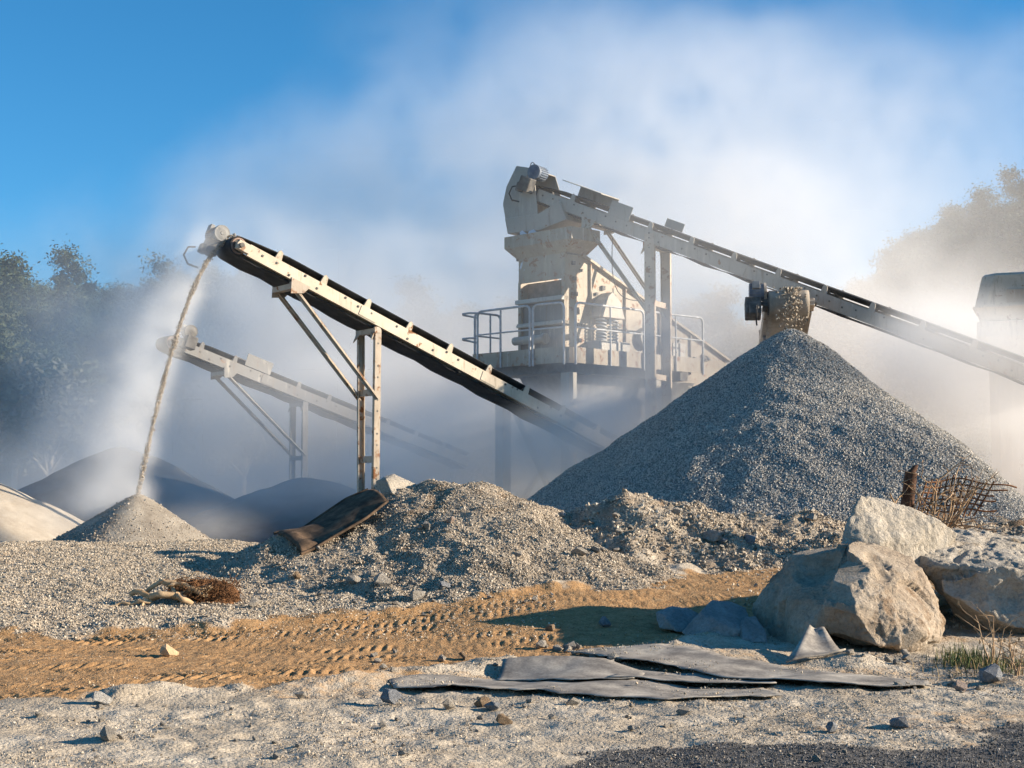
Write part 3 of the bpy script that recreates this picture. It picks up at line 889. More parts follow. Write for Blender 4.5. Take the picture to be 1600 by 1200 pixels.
def s_at_px(cv, px, t=None):
    """distance from the head at which the camera-side girder is seen at photo column px"""
    t = cv.w / 2 if t is None else t
    best = min(np.linspace(0, cv.L, 400), key=lambda s: abs((lambda q: 800 + FPX * q.x / (q.y * math.cos(PITCH) + (q.z - CAMH) * math.sin(PITCH)) - px)(cv.p(s, t, 0))))
    return float(best)

NEAR1 = Vector((0.6, -0.8, 0))
c1 = Conv(P(362, 388, 26.25), P(945, 700, 31.3), 0.78, NEAR1)
s_leg = s_at_px(c1, 596); s_br = s_at_px(c1, 466)
C1 = make_conveyor('belt_conveyor', 'nearest cream conveyor pouring a brown stream of grit from its raised head', c1,
    dict(drive=(-1, -0.16, 0.14, 0.92), motor_span=(0.86, 0.40), supports=[dict(s=s_leg, w=0.13, splay=-0.07, bars=(P(575, 614, 28).z, P(570, 718, 28).z), brace=(s_br, P(575, 625, 28).z))]))

c2 = Conv(P(262, 537, 38), P(720, 722, 43.5), 0.85, NEAR1)
s_leg2 = s_at_px(c2, 480); s_br2 = s_at_px(c2, 358)
C2 = make_conveyor('belt_conveyor', 'far grey conveyor half hidden in dust behind the falling stream', c2,
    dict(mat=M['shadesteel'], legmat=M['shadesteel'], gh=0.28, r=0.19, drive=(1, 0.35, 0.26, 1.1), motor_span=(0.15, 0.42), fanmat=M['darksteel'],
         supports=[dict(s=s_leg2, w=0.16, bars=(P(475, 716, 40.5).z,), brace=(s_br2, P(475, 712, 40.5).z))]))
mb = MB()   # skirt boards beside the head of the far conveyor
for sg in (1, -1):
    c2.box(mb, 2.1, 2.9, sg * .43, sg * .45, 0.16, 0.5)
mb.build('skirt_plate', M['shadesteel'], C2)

NEAR3 = Vector((-0.59, -0.81, 0))
c3 = Conv(P(842, 304, 34.3), P(1655, 603, 27.6), 1.0, NEAR3)
s_leg3 = s_at_px(c3, 1013); s_br3 = s_at_px(c3, 918)
C3 = make_conveyor('belt_conveyor', 'long grey conveyor climbing from the right dust up to the screen tower', c3,
    dict(mat=M['greysteel'], legmat=M['leg'], gh=0.28, r=0.19, pitch=1.12, idler0=1.3, girder0=0.3, drive=(1, 0.10, 0.30, 1.1), motor_span=(0.26, 0.62), fanmat=M['motor'],
         supports=[dict(s=s_leg3, w=0.24, overlap=True, bars=(P(1030, 480, 33).z, P(1030, 592, 33).z), brace=(s_br3, P(1040, 500, 33).z))]))
for (a, b) in ((2.35, 2.95), ):
    mb = MB(); c3.box(mb, a, b, 0.50, 0.515, 0.14, 0.48); mb.build('skirt_plate', M['greysteel'], C3, 0.004)
mb = MB(); c3.box(mb, 3.3, 3.8, -0.53, -0.515, 0.30, 0.50); mb.build('skirt_plate', M['greysteel'], C3, 0.004)
mb = MB(); c3.box(mb, 0.75, 1.9, -0.50, 0.35, 0.52, 0.54); c3.box(mb, 0.75, 1.9, -0.515, -0.50, 0.2, 0.54); mb.build('belt_cover', M['hazysteel'], C3)
# head chute of the long conveyor
def local_prism(cv, prof, t0, t1):
    mb = MB()
    mb.prism([cv.p(0, t0, 0) + (Vector((cv.a.x, cv.a.y, 0)).normalized() * x + Vector((0, 0, z))) for x, z in prof], cv.l * (t1 - t0))
    return mb
prof = [(0.10, 0.55), (-0.28, 0.62), (-0.55, 0.18), (-0.64, -0.25), (-0.58, -0.62), (-0.50, -1.02), (0.40, -1.02), (0.55, -0.55), (0.95, -0.45), (1.25, -0.75), (0.55, -1.22), (0.12, -1.05), (0.40, -0.2), (0.22, 0.2)]
prof_a = [(0.12, 0.52), (-0.28, 0.62), (-0.55, 0.18), (-0.66, -0.25), (-0.58, -0.66), (0.35, -0.66), (0.26, 0.1)]
prof_b = [(-0.60, -0.62), (-0.52, -1.0), (0.42, -1.0), (1.15, -0.82), (0.95, -0.36), (0.36, -0.60)]
for t0 in (0.56, -0.585):
    local_prism(c3, prof_a, t0, t0 + 0.02).build('chute_side', M['greysteel'], C3)
mb = MB()
ah = Vector((c3.a.x, c3.a.y, 0)).normalized()
for (x0, z0), (x1, z1) in zip(prof_a[0:5], prof_a[1:5]):
    q = lambda x, z, t: c3.p(0, t, 0) + ah * x + Vector((0, 0, z))
    mb.add([q(x0, z0, -0.565), q(x1, z1, -0.565), q(x1, z1, 0.56), q(x0, z0, 0.56)], [(0, 1, 2, 3)])
o = mb.build('chute_front', M['greysteel'], C3)
sd = o.modifiers.new('thickness', 'SOLIDIFY'); sd.thickness = 0.02
local_prism(c3, prof_b, -0.60, 0.60).build('chute_hopper', M['greysteel'], C3, 0.01)
local_prism(c3, [(-0.40, -1.0), (-0.42, -1.65), (0.42, -1.65), (0.48, -1.0)], -0.38, 0.38).build('chute_spout', M['darksteel'], C3, 0.01)
mb = MB(); q = lambda x, z, t: c3.p(0, t, 0) + ah * x + Vector((0, 0, z))
mb.tube([q(-0.12 + 0.07 * math.cos(k), 0.66 + 0.13 * math.sin(k), 0.1) for k in np.linspace(-0.6, 3.8, 12)], 0.012, 6)
mb.build('lifting_loop', M['darksteel'], C3)
# torn pale sheet hanging under the chute
mb = MB(); vv, ff = [], []
for i in range(9):
    for k in range(6):
        x = -0.05 + 0.50 * (k / 5 - 0.4) * (1 - 0.04 * i) + 0.05 * math.sin(i * 1.3)
        z = -1.02 - 0.115 * i + 0.05 * math.sin(k * 2.1 + i)
        vv.append(q(x + 0.12, z, 0.66 + 0.06 * math.sin(k * 2.4 + i * 1.1)))
for i in range(8):
    for k in range(5):
        a = i * 6 + k; ff.append((a, a + 1, a + 7, a + 6))
mb.add(vv, ff, True); mb.build('torn_sheet', M['tarp'], C3)

# short conveyor seen end-on above the grey cone
hd4 = P(1232, 474, 29.4)
c4 = Conv(hd4, hd4 + Vector((0.9, 8.6, -3.4)), 0.95, Vector((1, -0.1, 0)))
C4 = make_conveyor('belt_conveyor', 'short conveyor seen end-on dropping stones onto the grey cone', c4,
    dict(mat=M['leg'], legmat=M['leg'], beltmat=M['dustybelt'], gh=0.26, r=0.26, drive=(-1, 0.0, 0.05, 1.25), motor_span=(0.80, 0.50), fanmat=M['leg'],
         supports=[dict(s=5.2, w=0.15, bars=(1.2,))]))

# ------------------------------------------------------------------ screen tower
E1, E2, EZ = Vector((0.714, 0.70, 0)).normalized(), Vector((-0.70, 0.714, 0)).normalized(), Vector((0, 0, 1))
B = P(885, 549, 31.6)                         # near corner of the walkway
DZ = B.z                                      # deck level
T0 = Vector((B.x, B.y, 0))
tower = empty('screening_tower', (B.x + E1.x * 1.5, B.y + E1.y * 1.5, gz(B.x, B.y)))
tag(tower, 'dusty beige screening tower with railed walkway under the long conveyor head', 'screening plant')
def tb(): return MB()
def L(x, y, z): return T0 + E1 * x + E2 * y + EZ * z      # x along the screen, y across it (away), z height
def lbox(mb, x0, x1, y0, y1, z0, z1): return mb.box(T0, E1, E2, EZ, x0, x1, y0, y1, z0, z1)
# walkway deck with rounded near corner
arc = [(0.45 - 0.45 * math.cos(a), 0.45 - 0.45 * math.sin(a)) for a in np.linspace(0, math.pi / 2, 8)]
outl = [(0, 3.05)] + arc + [(4.9, 0.0), (4.9, 3.05)]
mb = tb(); mb.prism([L(x, y, DZ - 0.06) for x, y in outl], (0, 0, 0.06)); dk = mb.build('walkway_deck', M['greysteel'], tower)
path = [(0, 3.05)] + arc + [(4.9, 0.0)]
mb = tb()
for (xa, ya), (xb, yb) in zip(path[:-1], path[1:]):
    a, b = L(xa, ya, DZ - 0.24), L(xb, yb, DZ - 0.24)
    n_ = Vector(((b - a).y, -(b - a).x, 0)).normalized() * 0.02
    mb.add([a, b, b + EZ * 0.36, a + EZ * 0.36, a + n_, b + n_, b + n_ + EZ * 0.36, a + n_ + EZ * 0.36], [(0, 1, 2, 3), (7, 6, 5, 4), (0, 4, 5, 1), (3, 2, 6, 7), (0, 3, 7, 4), (1, 5, 6, 2)])
mb.build('fascia', M['tower'], dk)
mb = tb(); lbox(mb, 0.35, 4.8, 0.4, 2.7, DZ - 0.42, DZ - 0.07); mb.build('deck_frame', M['darksteel'], tower)
# railings: separate panels of bent tube with rounded corners
def rail_panel(p0, p1, mids, h=1.12, both=True):
    a, b = Vector(p0), Vector(p1); d = (b - a).normalized(); Ln = (b - a).length; rr = 0.13
    pts = [a + EZ * -0.28, a + EZ * (h - rr)]
    for k in np.linspace(0, math.pi / 2, 5)[1:]: pts.append(a + d * (rr - rr * math.cos(k)) + EZ * (h - rr + rr * math.sin(k)))
    for k in np.linspace(math.pi / 2, 0, 5)[:-1] if both else (): pts.append(b - d * (rr - rr * math.cos(k)) + EZ * (h - rr + rr * math.sin(k)))
    if both: pts += [b + EZ * (h - rr), b + EZ * -0.28]
    else: pts += [b + EZ * h]
    mb = tb(); mb.tube(pts, 0.027, 8)
    rl = mb.build('railing', M['galv'], tower)
    m2 = tb(); m2.tube([a + EZ * h * 0.5, b + EZ * h * 0.5], 0.02, 8)
    for f in mids: m2.tube([a + (b - a) * f + EZ * -0.25, a + (b - a) * f + EZ * h], 0.022, 8)
    m2.build('rail_bar', M['galv'], rl)
off = -0.05
rail_panel(L(off, 2.85, DZ), L(off, 1.10, DZ), (0.45,))
rail_panel(L(off, 1.00, DZ), L(0.05, 0.12, DZ), ())
rail_panel(L(0.25, off, DZ), L(2.6, off, DZ), (0.5,))
rail_panel(L(2.75, off, DZ), L(4.85, off, DZ), (0.5,))
rail_panel(L(0.02, 3.02, DZ), L(0.9, 3.05, DZ), (0.6,))
mb = tb()
for hh in (1.1, 0.5): mb.tube([L(0.0, 2.95, DZ + hh), L(-0.12, 3.05, DZ + hh), L(-0.16, 3.25, DZ + hh - .01), L(-0.05, 3.36, DZ + hh - .02), L(0.1, 3.3, DZ + hh - .04), L(0.12, 3.05, DZ + hh - 0.1)], 0.024, 8)
mb.build('rail_return', M['galv'], tower)
# screen box: front (shaded) between y=0.85 and 2.3, sunlit side plate at y=0.85
x0, ya, yb2 = 0.85, 0.82, 2.34
ZT = P(890, 392, 32.7).z
def side(y, th):
    mb = tb()
    poly = [(x0, DZ + 0.02), (x0, ZT - 0.05), (x0 + 0.5, ZT - 0.05), (x0 + 6.1, DZ + 0.22), (x0 + 6.35, DZ - 0.3), (x0 + 5.6, DZ - 0.75), (x0 + 2.0, DZ + 0.02)]
    mb.prism([L(x, y, z) for x, z in poly], E2 * th)
    return mb.build('side_plate', M['tower'], tower)
sp1 = side(ya, 0.03)
side(yb2 - 0.03, 0.03)
rb = tb()           # stiffening ribs and top flange on the sunlit side
rb.prism([L(x0 + 0.5, ya - 0.10, ZT - 0.06), L(x0 + 6.15, ya - 0.10, DZ + 0.21), L(x0 + 6.15, ya - 0.10, DZ + 0.27), L(x0 + 0.5, ya - 0.10, ZT)], E2 * 0.12)
rb.build('top_flange', M['tower'], sp1)
for xx in (1.65, 2.9, 4.2, 5.4):
    zt = ZT - 0.06 - (xx - x0 - 0.5) * (ZT - DZ - 0.27) / 5.65
    rb = tb(); lbox(rb, xx, xx + 0.035, ya - 0.06, ya, DZ + 0.05 if xx < 3.5 else DZ - 0.2, zt - 0.02); rb.build('rib', M['tower'], sp1)
bl = tb()
rr_ = random.Random(5)
for k in range(22):
    xx = x0 + 0.2 + 5.2 * rr_.random(); zt = ZT - 0.2 - max(0, xx - x0 - 0.5) * (ZT - DZ - 0.27) / 5.65
    zz = DZ + 0.15 + (zt - DZ - 0.3) * rr_.random()
    c = L(xx, ya - 0.03, zz); sz = rr_.uniform(0.03, 0.06)
    bl.box(c, E1, E2, EZ, -sz, sz, -0.03, 0.02, -sz, sz)
for k in range(6):
    c = L(x0 + 0.22 + 0.04 * k, ya - 0.03, ZT - 0.25 - 0.36 * k); bl.box(c, E1, E2, EZ, -0.045, 0.045, -0.04, 0.02, -0.045, 0.045)
tag(bl.build('bolts', M['darksteel'], sp1), kind='stuff')
# front face pieces
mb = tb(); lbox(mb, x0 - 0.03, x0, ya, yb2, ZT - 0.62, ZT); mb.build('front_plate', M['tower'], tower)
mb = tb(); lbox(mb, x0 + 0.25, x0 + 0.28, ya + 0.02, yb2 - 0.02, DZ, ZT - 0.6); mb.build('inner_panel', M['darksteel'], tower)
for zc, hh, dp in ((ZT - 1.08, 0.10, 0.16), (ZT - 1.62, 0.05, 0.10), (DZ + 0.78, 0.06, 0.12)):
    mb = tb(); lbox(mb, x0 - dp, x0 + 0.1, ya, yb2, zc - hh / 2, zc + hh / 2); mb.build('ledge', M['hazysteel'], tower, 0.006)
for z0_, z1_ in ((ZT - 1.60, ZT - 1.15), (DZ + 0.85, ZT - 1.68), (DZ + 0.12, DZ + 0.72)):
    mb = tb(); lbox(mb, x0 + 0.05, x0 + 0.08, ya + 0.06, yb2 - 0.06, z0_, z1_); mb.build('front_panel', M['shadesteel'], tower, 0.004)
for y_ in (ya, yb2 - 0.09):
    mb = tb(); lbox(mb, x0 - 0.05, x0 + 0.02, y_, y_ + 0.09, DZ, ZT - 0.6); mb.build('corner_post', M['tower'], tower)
mb = tb(); mb.tube([L(x0 - 0.22, ya + 0.45, DZ + 0.42), L(x0 - 0.22, yb2 - 0.05, DZ + 0.42)], 0.10, 14)
mb.tube([L(x0 - 0.22, ya + 0.50, DZ + 0.42), L(x0 - 0.22, ya + 0.42, DZ + 0.42)], 0.13, 14); mb.build('drive_tube', M['greysteel'], tower)
# feed box that flares at the top
zt0, zt1 = ZT - 0.02, ZT + 0.36
mb = tb()
inn = [(x0 - 0.05, ya - 0.04), (x0 + 0.70, ya - 0.04), (x0 + 0.70, yb2 + 0.04), (x0 - 0.05, yb2 + 0.04)]
out = [(x0 - 0.22, ya - 0.40), (x0 + 0.75, ya - 0.40), (x0 + 0.75, yb2 + 0.30), (x0 - 0.22, yb2 + 0.30)]
v0 = [L(x, y, zt0) for x, y in inn]; v1 = [L(x, y, zt0 + 0.26) for x, y in out]; v2 = [L(x, y, zt1 + 0.16) for x, y in out]
mb.add(v0 + v1 + v2, [(i, (i + 1) % 4, (i + 1) % 4 + 4, i + 4) for i in range(4)] + [(i + 4, (i + 1) % 4 + 4, (i + 1) % 4 + 8, i + 8) for i in range(4)])
o = mb.build('feed_box', M['tower'], tower); sd = o.modifiers.new('thickness', 'SOLIDIFY'); sd.thickness = 0.03
# spring mount on the sunlit side
mb = tb(); zs = DZ + 0.95; xs_ = 2.05
mb.prism([L(xs_ - 0.42, ya, zs), L(xs_ + 0.5, ya, zs), L(xs_ + 0.34, ya, zs + 0.42), L(xs_ + 0.05, ya, zs + 0.62), L(xs_ - 0.2, ya, zs + 0.42)], E2 * -0.34)
sb = mb.build('spring_bracket', M['greysteel'], tower, 0.01)
for k in (-0.2, 0.22):
    mb = tb(); mb.tube([L(xs_ + k + 0.115 * math.cos(q_), ya - 0.2 + 0.115 * math.sin(q_), zs - 0.55 * q_ / (2 * math.pi * 7)) for q_ in np.linspace(0, 2 * math.pi * 7, 100)], 0.023, 6)
    mb.build('coil_spring', M['galv'], sb)
mb = tb(); lbox(mb, xs_ - 0.5, xs_ + 0.6, ya - 0.42, ya - 0.02, DZ, zs - 0.56); mb.build('spring_seat', M['hazysteel'], tower, 0.02)
mb = tb(); mb.tube([L(3.6, ya, DZ + 0.6), L(3.6, ya - 0.16, DZ + 0.6)], 0.26, 24); mb.tube([L(3.6, ya - 0.16, DZ + 0.6), L(3.6, ya - 0.22, DZ + 0.6)], 0.12, 16)
mb.build('exciter_housing', M['greysteel'], tower)
mb = tb(); lbox(mb, 4.2, 4.7, ya - 0.45, ya - 0.1, DZ, DZ + 0.5); mb.build('electric_box', M['hazysteel'], tower, 0.01)
mb = tb(); mb.tube([L(3.3, -0.02, DZ - 0.2), L(3.32, -0.03, DZ + 1.1), L(3.3, -0.02, DZ + 2.1)], 0.016, 6)
mb.tube([P(957, 372, 32.6) + (P(1003, 470, 32.2) - P(957, 372, 32.6)) * f + Vector((-0.25 * math.sin(f * 3.1416), 0, -0.45 * math.sin(f * 3.1416))) for f in np.linspace(0, 1, 12)], 0.01, 5)
mb.build('cable', M['belt'], tower)
# bunker and columns below the deck
zb = DZ - 0.42
mb = tb()
mb.add([L(0.9, 0.8, zb), L(5.6, 0.8, zb), L(5.6, 2.4, zb), L(0.9, 2.4, zb), L(1.8, 1.2, zb - 1.7), L(4.2, 1.2, zb - 1.7), L(4.2, 2.0, zb - 1.7), L(1.8, 2.0, zb - 1.7)],
       [(0, 1, 2, 3), (7, 6, 5, 4), (0, 4, 5, 1), (1, 5, 6, 2), (2, 6, 7, 3), (3, 7, 4, 0)])
mb.build('bunker', M['darksteel'], tower)
for x_, y_ in ((0.55, 0.45), (0.55, 2.6), (3.6, 0.45), (3.6, 2.6), (6.6, 0.45), (6.6, 2.6)):
    c = L(x_, y_, 0)
    mb = tb(); lbox(mb, x_ - 0.13, x_ + 0.13, y_ - 0.13, y_ + 0.13, gz(c.x, c.y) - 0.05, zb); mb.build('column', M['greysteel'], tower)
for (a_, b_) in (((0.55, 2.6), (3.6, 2.6)), ((0.55, 0.45), (0.55, 2.6))):
    mb = tb(); mb.bar(L(*a_, 0.4), L(*b_, zb - 0.2), 0.1, 0.1); mb.build('column_brace', M['greysteel'], tower)

# housing cut by the right edge of the photo
hb = P(1598, 432, 33.5)
hs = empty('crusher_housing', (hb.x, hb.y, gz(hb.x, hb.y)))
tag(hs, 'pale chamfered machine housing rising from dust at the right edge', 'machine')
pts = lambda py: P(1598, py, 33.5).z
cxh = P(1597, 500, 33.5).x
def ring(z, half_l, half_w, ch, dx=0.0):
    u, v = Vector((0.93, -0.36, 0)), Vector((0.36, 0.93, 0))
    c = Vector((cxh + dx, 33.5, z))
    q = [(-half_l, -half_w + ch), (-half_l + ch, -half_w), (half_l - ch, -half_w), (half_l, -half_w + ch), (half_l, half_w - ch), (half_l - ch, half_w), (-half_l + ch, half_w), (-half_l, half_w - ch)]
    return [c + u * a + v * b for a, b in q]
def loft(rings, name, mat, parent):
    mb = MB(); n = len(rings[0]); vv = [p for r_ in rings for p in r_]
    ff = [(i * n + k, i * n + (k + 1) % n, (i + 1) * n + (k + 1) % n, (i + 1) * n + k) for i in range(len(rings) - 1) for k in range(n)]
    ff += [tuple(range(n))[::-1], tuple((len(rings) - 1) * n + k for k in range(n))]
    mb.add(vv, ff); return mb.build(name, mat, parent, 0.012)
up = loft([ring(pts(505), 0.92, 0.9, 0.25), ring(pts(484), 1.03, 1.0, 0.25), ring(pts(436), 0.86, 0.9, 0.3), ring(pts(432), 0.80, 0.84, 0.3)], 'upper_shell', M['cream'], hs)
loft([ring(pts(560), 0.85, 0.85, 0.2), ring(pts(530), 1.0, 0.98, 0.2), ring(pts(506), 0.98, 0.95, 0.2)], 'lower_shell', M['cream'], hs)
loft([ring(0.0, 0.7, 0.7, 0.2), ring(pts(562), 0.75, 0.75, 0.2)], 'pedestal', M['greysteel'], hs)
mb = MB(); rp = ring(pts(484), 1.05, 1.02, 0.25)
for k in range(8):
    mb.bar(rp[k], rp[(k + 1) % 8], 0.03, 0.05)
mb.build('seam_flange', M['cream'], up)
mb = MB(); rp = ring(pts(465), 1.0, 0.97, 0.25)
a_, b_ = rp[1], rp[2]
d_ = (b_ - a_).normalized(); n_ = Vector((d_.y, -d_.x, 0))
mb.box(a_, d_, n_, EZ, 0.45, 1.05, -0.05, 0.03, -0.22, 0.10); mb.build('hatch', M['leg'], up, 0.005)

# ------------------------------------------------------------------ falling material
v0h = -Vector((c1.a.x, c1.a.y, 0)).normalized(); bs_ = 1.84
p0 = c1.p(0.02, 0.05, 0.205)
pts_, sz_ = [], []
r_ = np.random.default_rng(5)
drop = p0.z - 1.32
tf = math.sqrt(2 * (drop + 0.05) / 9.81)
vz0 = 0.12
for i in range(9000):
    tt = tf * 1.06 * r_.random() ** 0.8
    c = p0 + v0h * (bs_ * tt) + Vector((0, 0, vz0 * tt - 4.9 * tt * tt))
    lump = 0.5 + 0.5 * math.sin(tt * 34 + 1.5 * math.sin(tt * 11)) * math.sin(tt * 17)
    sp = 0.009 + 0.009 * lump + 0.010 * tt
    q = c + Vector(tuple(r_.normal(size=3) * sp))
    if q.z < 1.2: continue
    pts_.append(q); sz_.append(r_.uniform(0.010, 0.026) * (1.0 + 0.35 * lump))
for i in range(900):       # still on the belt end
    s_ = r_.uniform(-0.12, 1.4); pts_.append(c1.p(s_, r_.uniform(-0.16, 0.16), 0.19 + 0.04 * r_.random())); sz_.append(r_.uniform(0.02, 0.05))
scatter('falling_grit', np.array([tuple(p_) for p_ in pts_]), sz_, SC_STREAM, None, 'brown stream of grit arcing down from the near conveyor head', 'grit')
pts_, sz_ = [], []
p4 = c4.p(-0.15, 0, 0.27); d4 = -Vector((c4.a.x, c4.a.y, 0)).normalized()
for i in range(420):
    tt = r_.random() * 0.62
    q = p4 + d4 * (1.1 * tt) + Vector((0, 0, 0.3 * tt - 4.9 * tt * tt)) + Vector((r_.normal() * 0.13 + 0.03, r_.normal() * 0.06, 0))
    pts_.append(q); sz_.append(r_.uniform(0.035, 0.075))
for i in range(160):
    pts_.append(c4.p(r_.uniform(-0.12, 1.2), r_.uniform(-0.2, 0.25), 0.29 + 0.05 * r_.random())); sz_.append(r_.uniform(0.04, 0.075))
scatter('falling_stones', np.array([tuple(p_) for p_ in pts_]), sz_, SC_MOUND, None, 'grey stones tumbling off the end-on conveyor onto the cone', 'stones')

# ------------------------------------------------------------------ boulders
def hull_bm(bm, pts):
    vs_ = [bm.verts.new(p) for p in pts]
    res = bmesh.ops.convex_hull(bm, input=vs_)
    dead = [v for v in vs_ if v.is_valid and not v.link_faces]
    if dead: bmesh.ops.delete(bm, geom=dead, context='VERTS')

def nvec(v, sc, seed): return mnoise.fractal(Vector(v) * sc + Vector((seed * 7.3, seed * 3.1, seed * 5.7)), 0.9, 2.1, 5)

def boulder(name, hulls, mat, label, voxel=0.03, amp=0.05, seed=0, cat='boulder', sink=0.0, dents=(), holes=(), smooth_it=0, cuts=18):
    """several overlapping angular lumps fused into one rock, then chipped by noise"""
    me = bpy.data.meshes.new('tmp')
    bm = bmesh.new()
    for h in hulls: hull_bm(bm, [tuple(p) for p in h])
    bm.to_mesh(me); bm.free()
    o = bpy.data.objects.new('tmp', me); COL.objects.link(o)
    md = o.modifiers.new('r', 'REMESH'); md.mode = 'VOXEL'; md.voxel_size = voxel
    sm_ = o.modifiers.new('s', 'SMOOTH'); sm_.iterations = smooth_it; sm_.factor = 0.5
    dg = bpy.context.evaluated_depsgraph_get(); dg.update()
    me2 = bpy.data.meshes.new_from_object(o.evaluated_get(dg))
    bpy.data.objects.remove(o)
    n = len(me2.vertices)
    co = np.empty(n * 3, dtype=np.float32); me2.vertices.foreach_get('co', co); co = co.reshape(-1, 3)
    nr = np.array([v.normal for v in me2.vertices], dtype=np.float32)
    d = np.empty(n)
    for i in range(n):
        c = co[i]
        a = nvec(c, 1.6, seed); b = nvec(c, 5.0, seed + 3); e = nvec(c, 16.0, seed + 5)
        cell = mnoise.voronoi(Vector(c) * 3.0 + Vector((seed, seed * 2, 0)))[0]
        ridge = (cell[1] - cell[0])
        d[i] = amp * (0.6 * a + 0.34 * b + 0.14 * e) + amp * 0.45 * (0.25 - min(ridge, 0.5)) + amp * 0.55 * (math.floor(a * 2.6 + b * 1.3) / 2.6)
    for (c, rad, dep) in dents:
        dist = np.linalg.norm(co - np.array(c), axis=1) / rad
        d -= dep * np.clip(1 - dist ** 2, 0, 1)
    co = co + nr * d[:, None].astype(np.float32)
    # flat breakage faces: push everything beyond a random plane back onto it
    rp = np.random.default_rng(900 + seed)
    cen = (co.min(0) + co.max(0)) / 2; ext = (co.max(0) - co.min(0)) / 2
    for _ in range(cuts):
        v_ = rp.normal(size=3); v_ /= np.linalg.norm(v_)
        anchor = co[rp.integers(0, n)]
        loc_ = np.linalg.norm(co - anchor, axis=1)
        rad_ = ext.max() * rp.uniform(0.22, 0.55)
        m_ = loc_ < rad_
        nv = nr[m_].mean(0) + 0.45 * v_; nv /= np.linalg.norm(nv) + 1e-6
        dd = (co - anchor) @ nv
        lim = dd[m_].max() - rp.uniform(0.02, 0.055) * ext.max() * 2
        over = m_ & (dd > lim)
        co[over] -= (dd[over] - lim)[:, None].astype(np.float32) * nv.astype(np.float32)
    lo, hi = co.min(0), co.max(0)
    base = np.array([(lo[0] + hi[0]) / 2, (lo[1] + hi[1]) / 2, lo[2]])
    me2.vertices.foreach_set('co', (co - base).astype(np.float32).ravel())
    me2.polygons.foreach_set('use_smooth', np.ones(len(me2.polygons), dtype=bool))
    me2.materials.clear()
    me2.update()
    me2.name = name
    ob = link_mesh(name, me2, mat, None, tuple(base - np.array([0, 0, sink])))
    return tag(ob, label, cat)

def Q(*a): return [P(px, py, Y) for px, py, Y in a]
# main split boulder: left dark block, saddle, right bulging face
boulder('boulder', [
    Q((1330, 842, 14.5), (1345, 850, 15.2), (1418, 862, 14.7), (1426, 886, 14.5), (1450, 920, 14.6), (1477, 965, 14.5), (1474, 996, 14.3), (1430, 1019, 13.85), (1372, 1010, 13.6),
      (1296, 988, 13.9), (1284, 945, 13.85), (1308, 900, 14.0), (1325, 868, 14.25), (1340, 962, 13.6), (1444, 992, 13.75), (1400, 900, 14.2), (1420, 1005, 15.2), (1300, 1005, 15.1), (1430, 885, 15.3)),
    Q((1326, 847, 14.7), (1262, 858, 15.0), (1238, 866, 14.95), (1206, 897, 15.0), (1170, 950, 14.95), (1176, 986, 14.8), (1232, 1017, 14.15), (1264, 1014, 13.8), (1292, 978, 13.9), (1284, 945, 13.92),
      (1222, 928, 14.5), (1252, 938, 14.1), (1300, 1000, 15.1), (1200, 995, 15.2), (1250, 870, 15.5)),
  ], M['boulder_tan'], 'large tan boulder with a dark left block and bulging sunlit face', 0.016, 0.042, 1, smooth_it=0, cuts=20,
  dents=((P(1362, 882, 14.45), 0.22, 0.11), (P(1284, 892, 14.5), 0.30, 0.12), (P(1400, 945, 13.95), 0.18, 0.04), (P(1375, 905, 14.2), 0.12, 0.05)))
boulder('boulder', [Q((1344, 774, 15.3), (1362, 773, 15.45), (1380, 778, 15.5), (1422, 792, 15.5), (1470, 816, 15.5), (1500, 832, 15.6), (1440, 920, 15.2), (1340, 940, 15.0), (1310, 862, 15.0), (1325, 815, 15.1), (1375, 850, 15.0), (1330, 920, 15.9), (1460, 900, 16.2), (1400, 790, 16.0))],
        M['boulder_pale'], 'pale buff slab rising to a peak behind the large tan boulder', 0.018, 0.030, 4, smooth_it=0, cuts=7)
boulder('boulder', [
    Q((1415, 842, 15.70), (1442, 828, 16.20), (1500, 828, 16.70), (1600, 846, 16.90), (1700, 852, 16.70), (1412, 862, 15.30), (1440, 880, 15.05), (1505, 893, 14.90), (1560, 888, 14.80), (1690, 890, 14.80), (1470, 930, 15.20), (1560, 960, 15.10), (1700, 960, 15.10), (1500, 930, 16.50), (1700, 940, 16.70)),
    Q((1470, 905, 14.90), (1540, 890, 14.65), (1565, 885, 14.65), (1640, 900, 14.60), (1480, 945, 14.80), (1545, 965, 14.55), (1620, 992, 14.50), (1700, 1000, 14.50), (1500, 975, 15.00), (1560, 998, 14.90), (1700, 1010, 15.30), (1520, 990, 15.70), (1700, 900, 15.50)),
  ], M['boulder_pale'], 'flat-topped whitish boulder at the right edge above the grass', 0.018, 0.045, 7, smooth_it=0, cuts=14,
  dents=((P(1500, 905, 14.8), 0.2, 0.08), (P(1585, 930, 14.5), 0.2, 0.08), (P(1433, 872, 15.1), 0.04, 0.05)))
mb_ = None
boulder('boulder', [Q((1112, 938, 14.9), (1140, 937, 15.0), (1168, 948, 14.9), (1064, 988, 14.6), (1075, 998, 14.4), (1120, 1003, 14.2), (1180, 990, 14.3), (1125, 975, 14.25), (1160, 985, 15.2), (1085, 985, 15.2), (1100, 950, 14.6))],
        M['boulder_grey'], 'medium grey angular boulder left of the large tan one', 0.016, 0.016, 11, smooth_it=0, cuts=5)
boulder('boulder', [Q((1052, 946, 15.3), (1072, 949, 15.2), (1092, 958, 15.2), (1023, 956, 15.1), (1030, 982, 14.9), (1060, 988, 14.75), (1085, 982, 14.9), (1040, 965, 14.85), (1080, 965, 15.6), (1035, 960, 15.6))],
        M['boulder_grey'], 'small blue-grey rock, leftmost of the boulder group', 0.016, 0.012, 13, cat='rock', smooth_it=1, cuts=5)
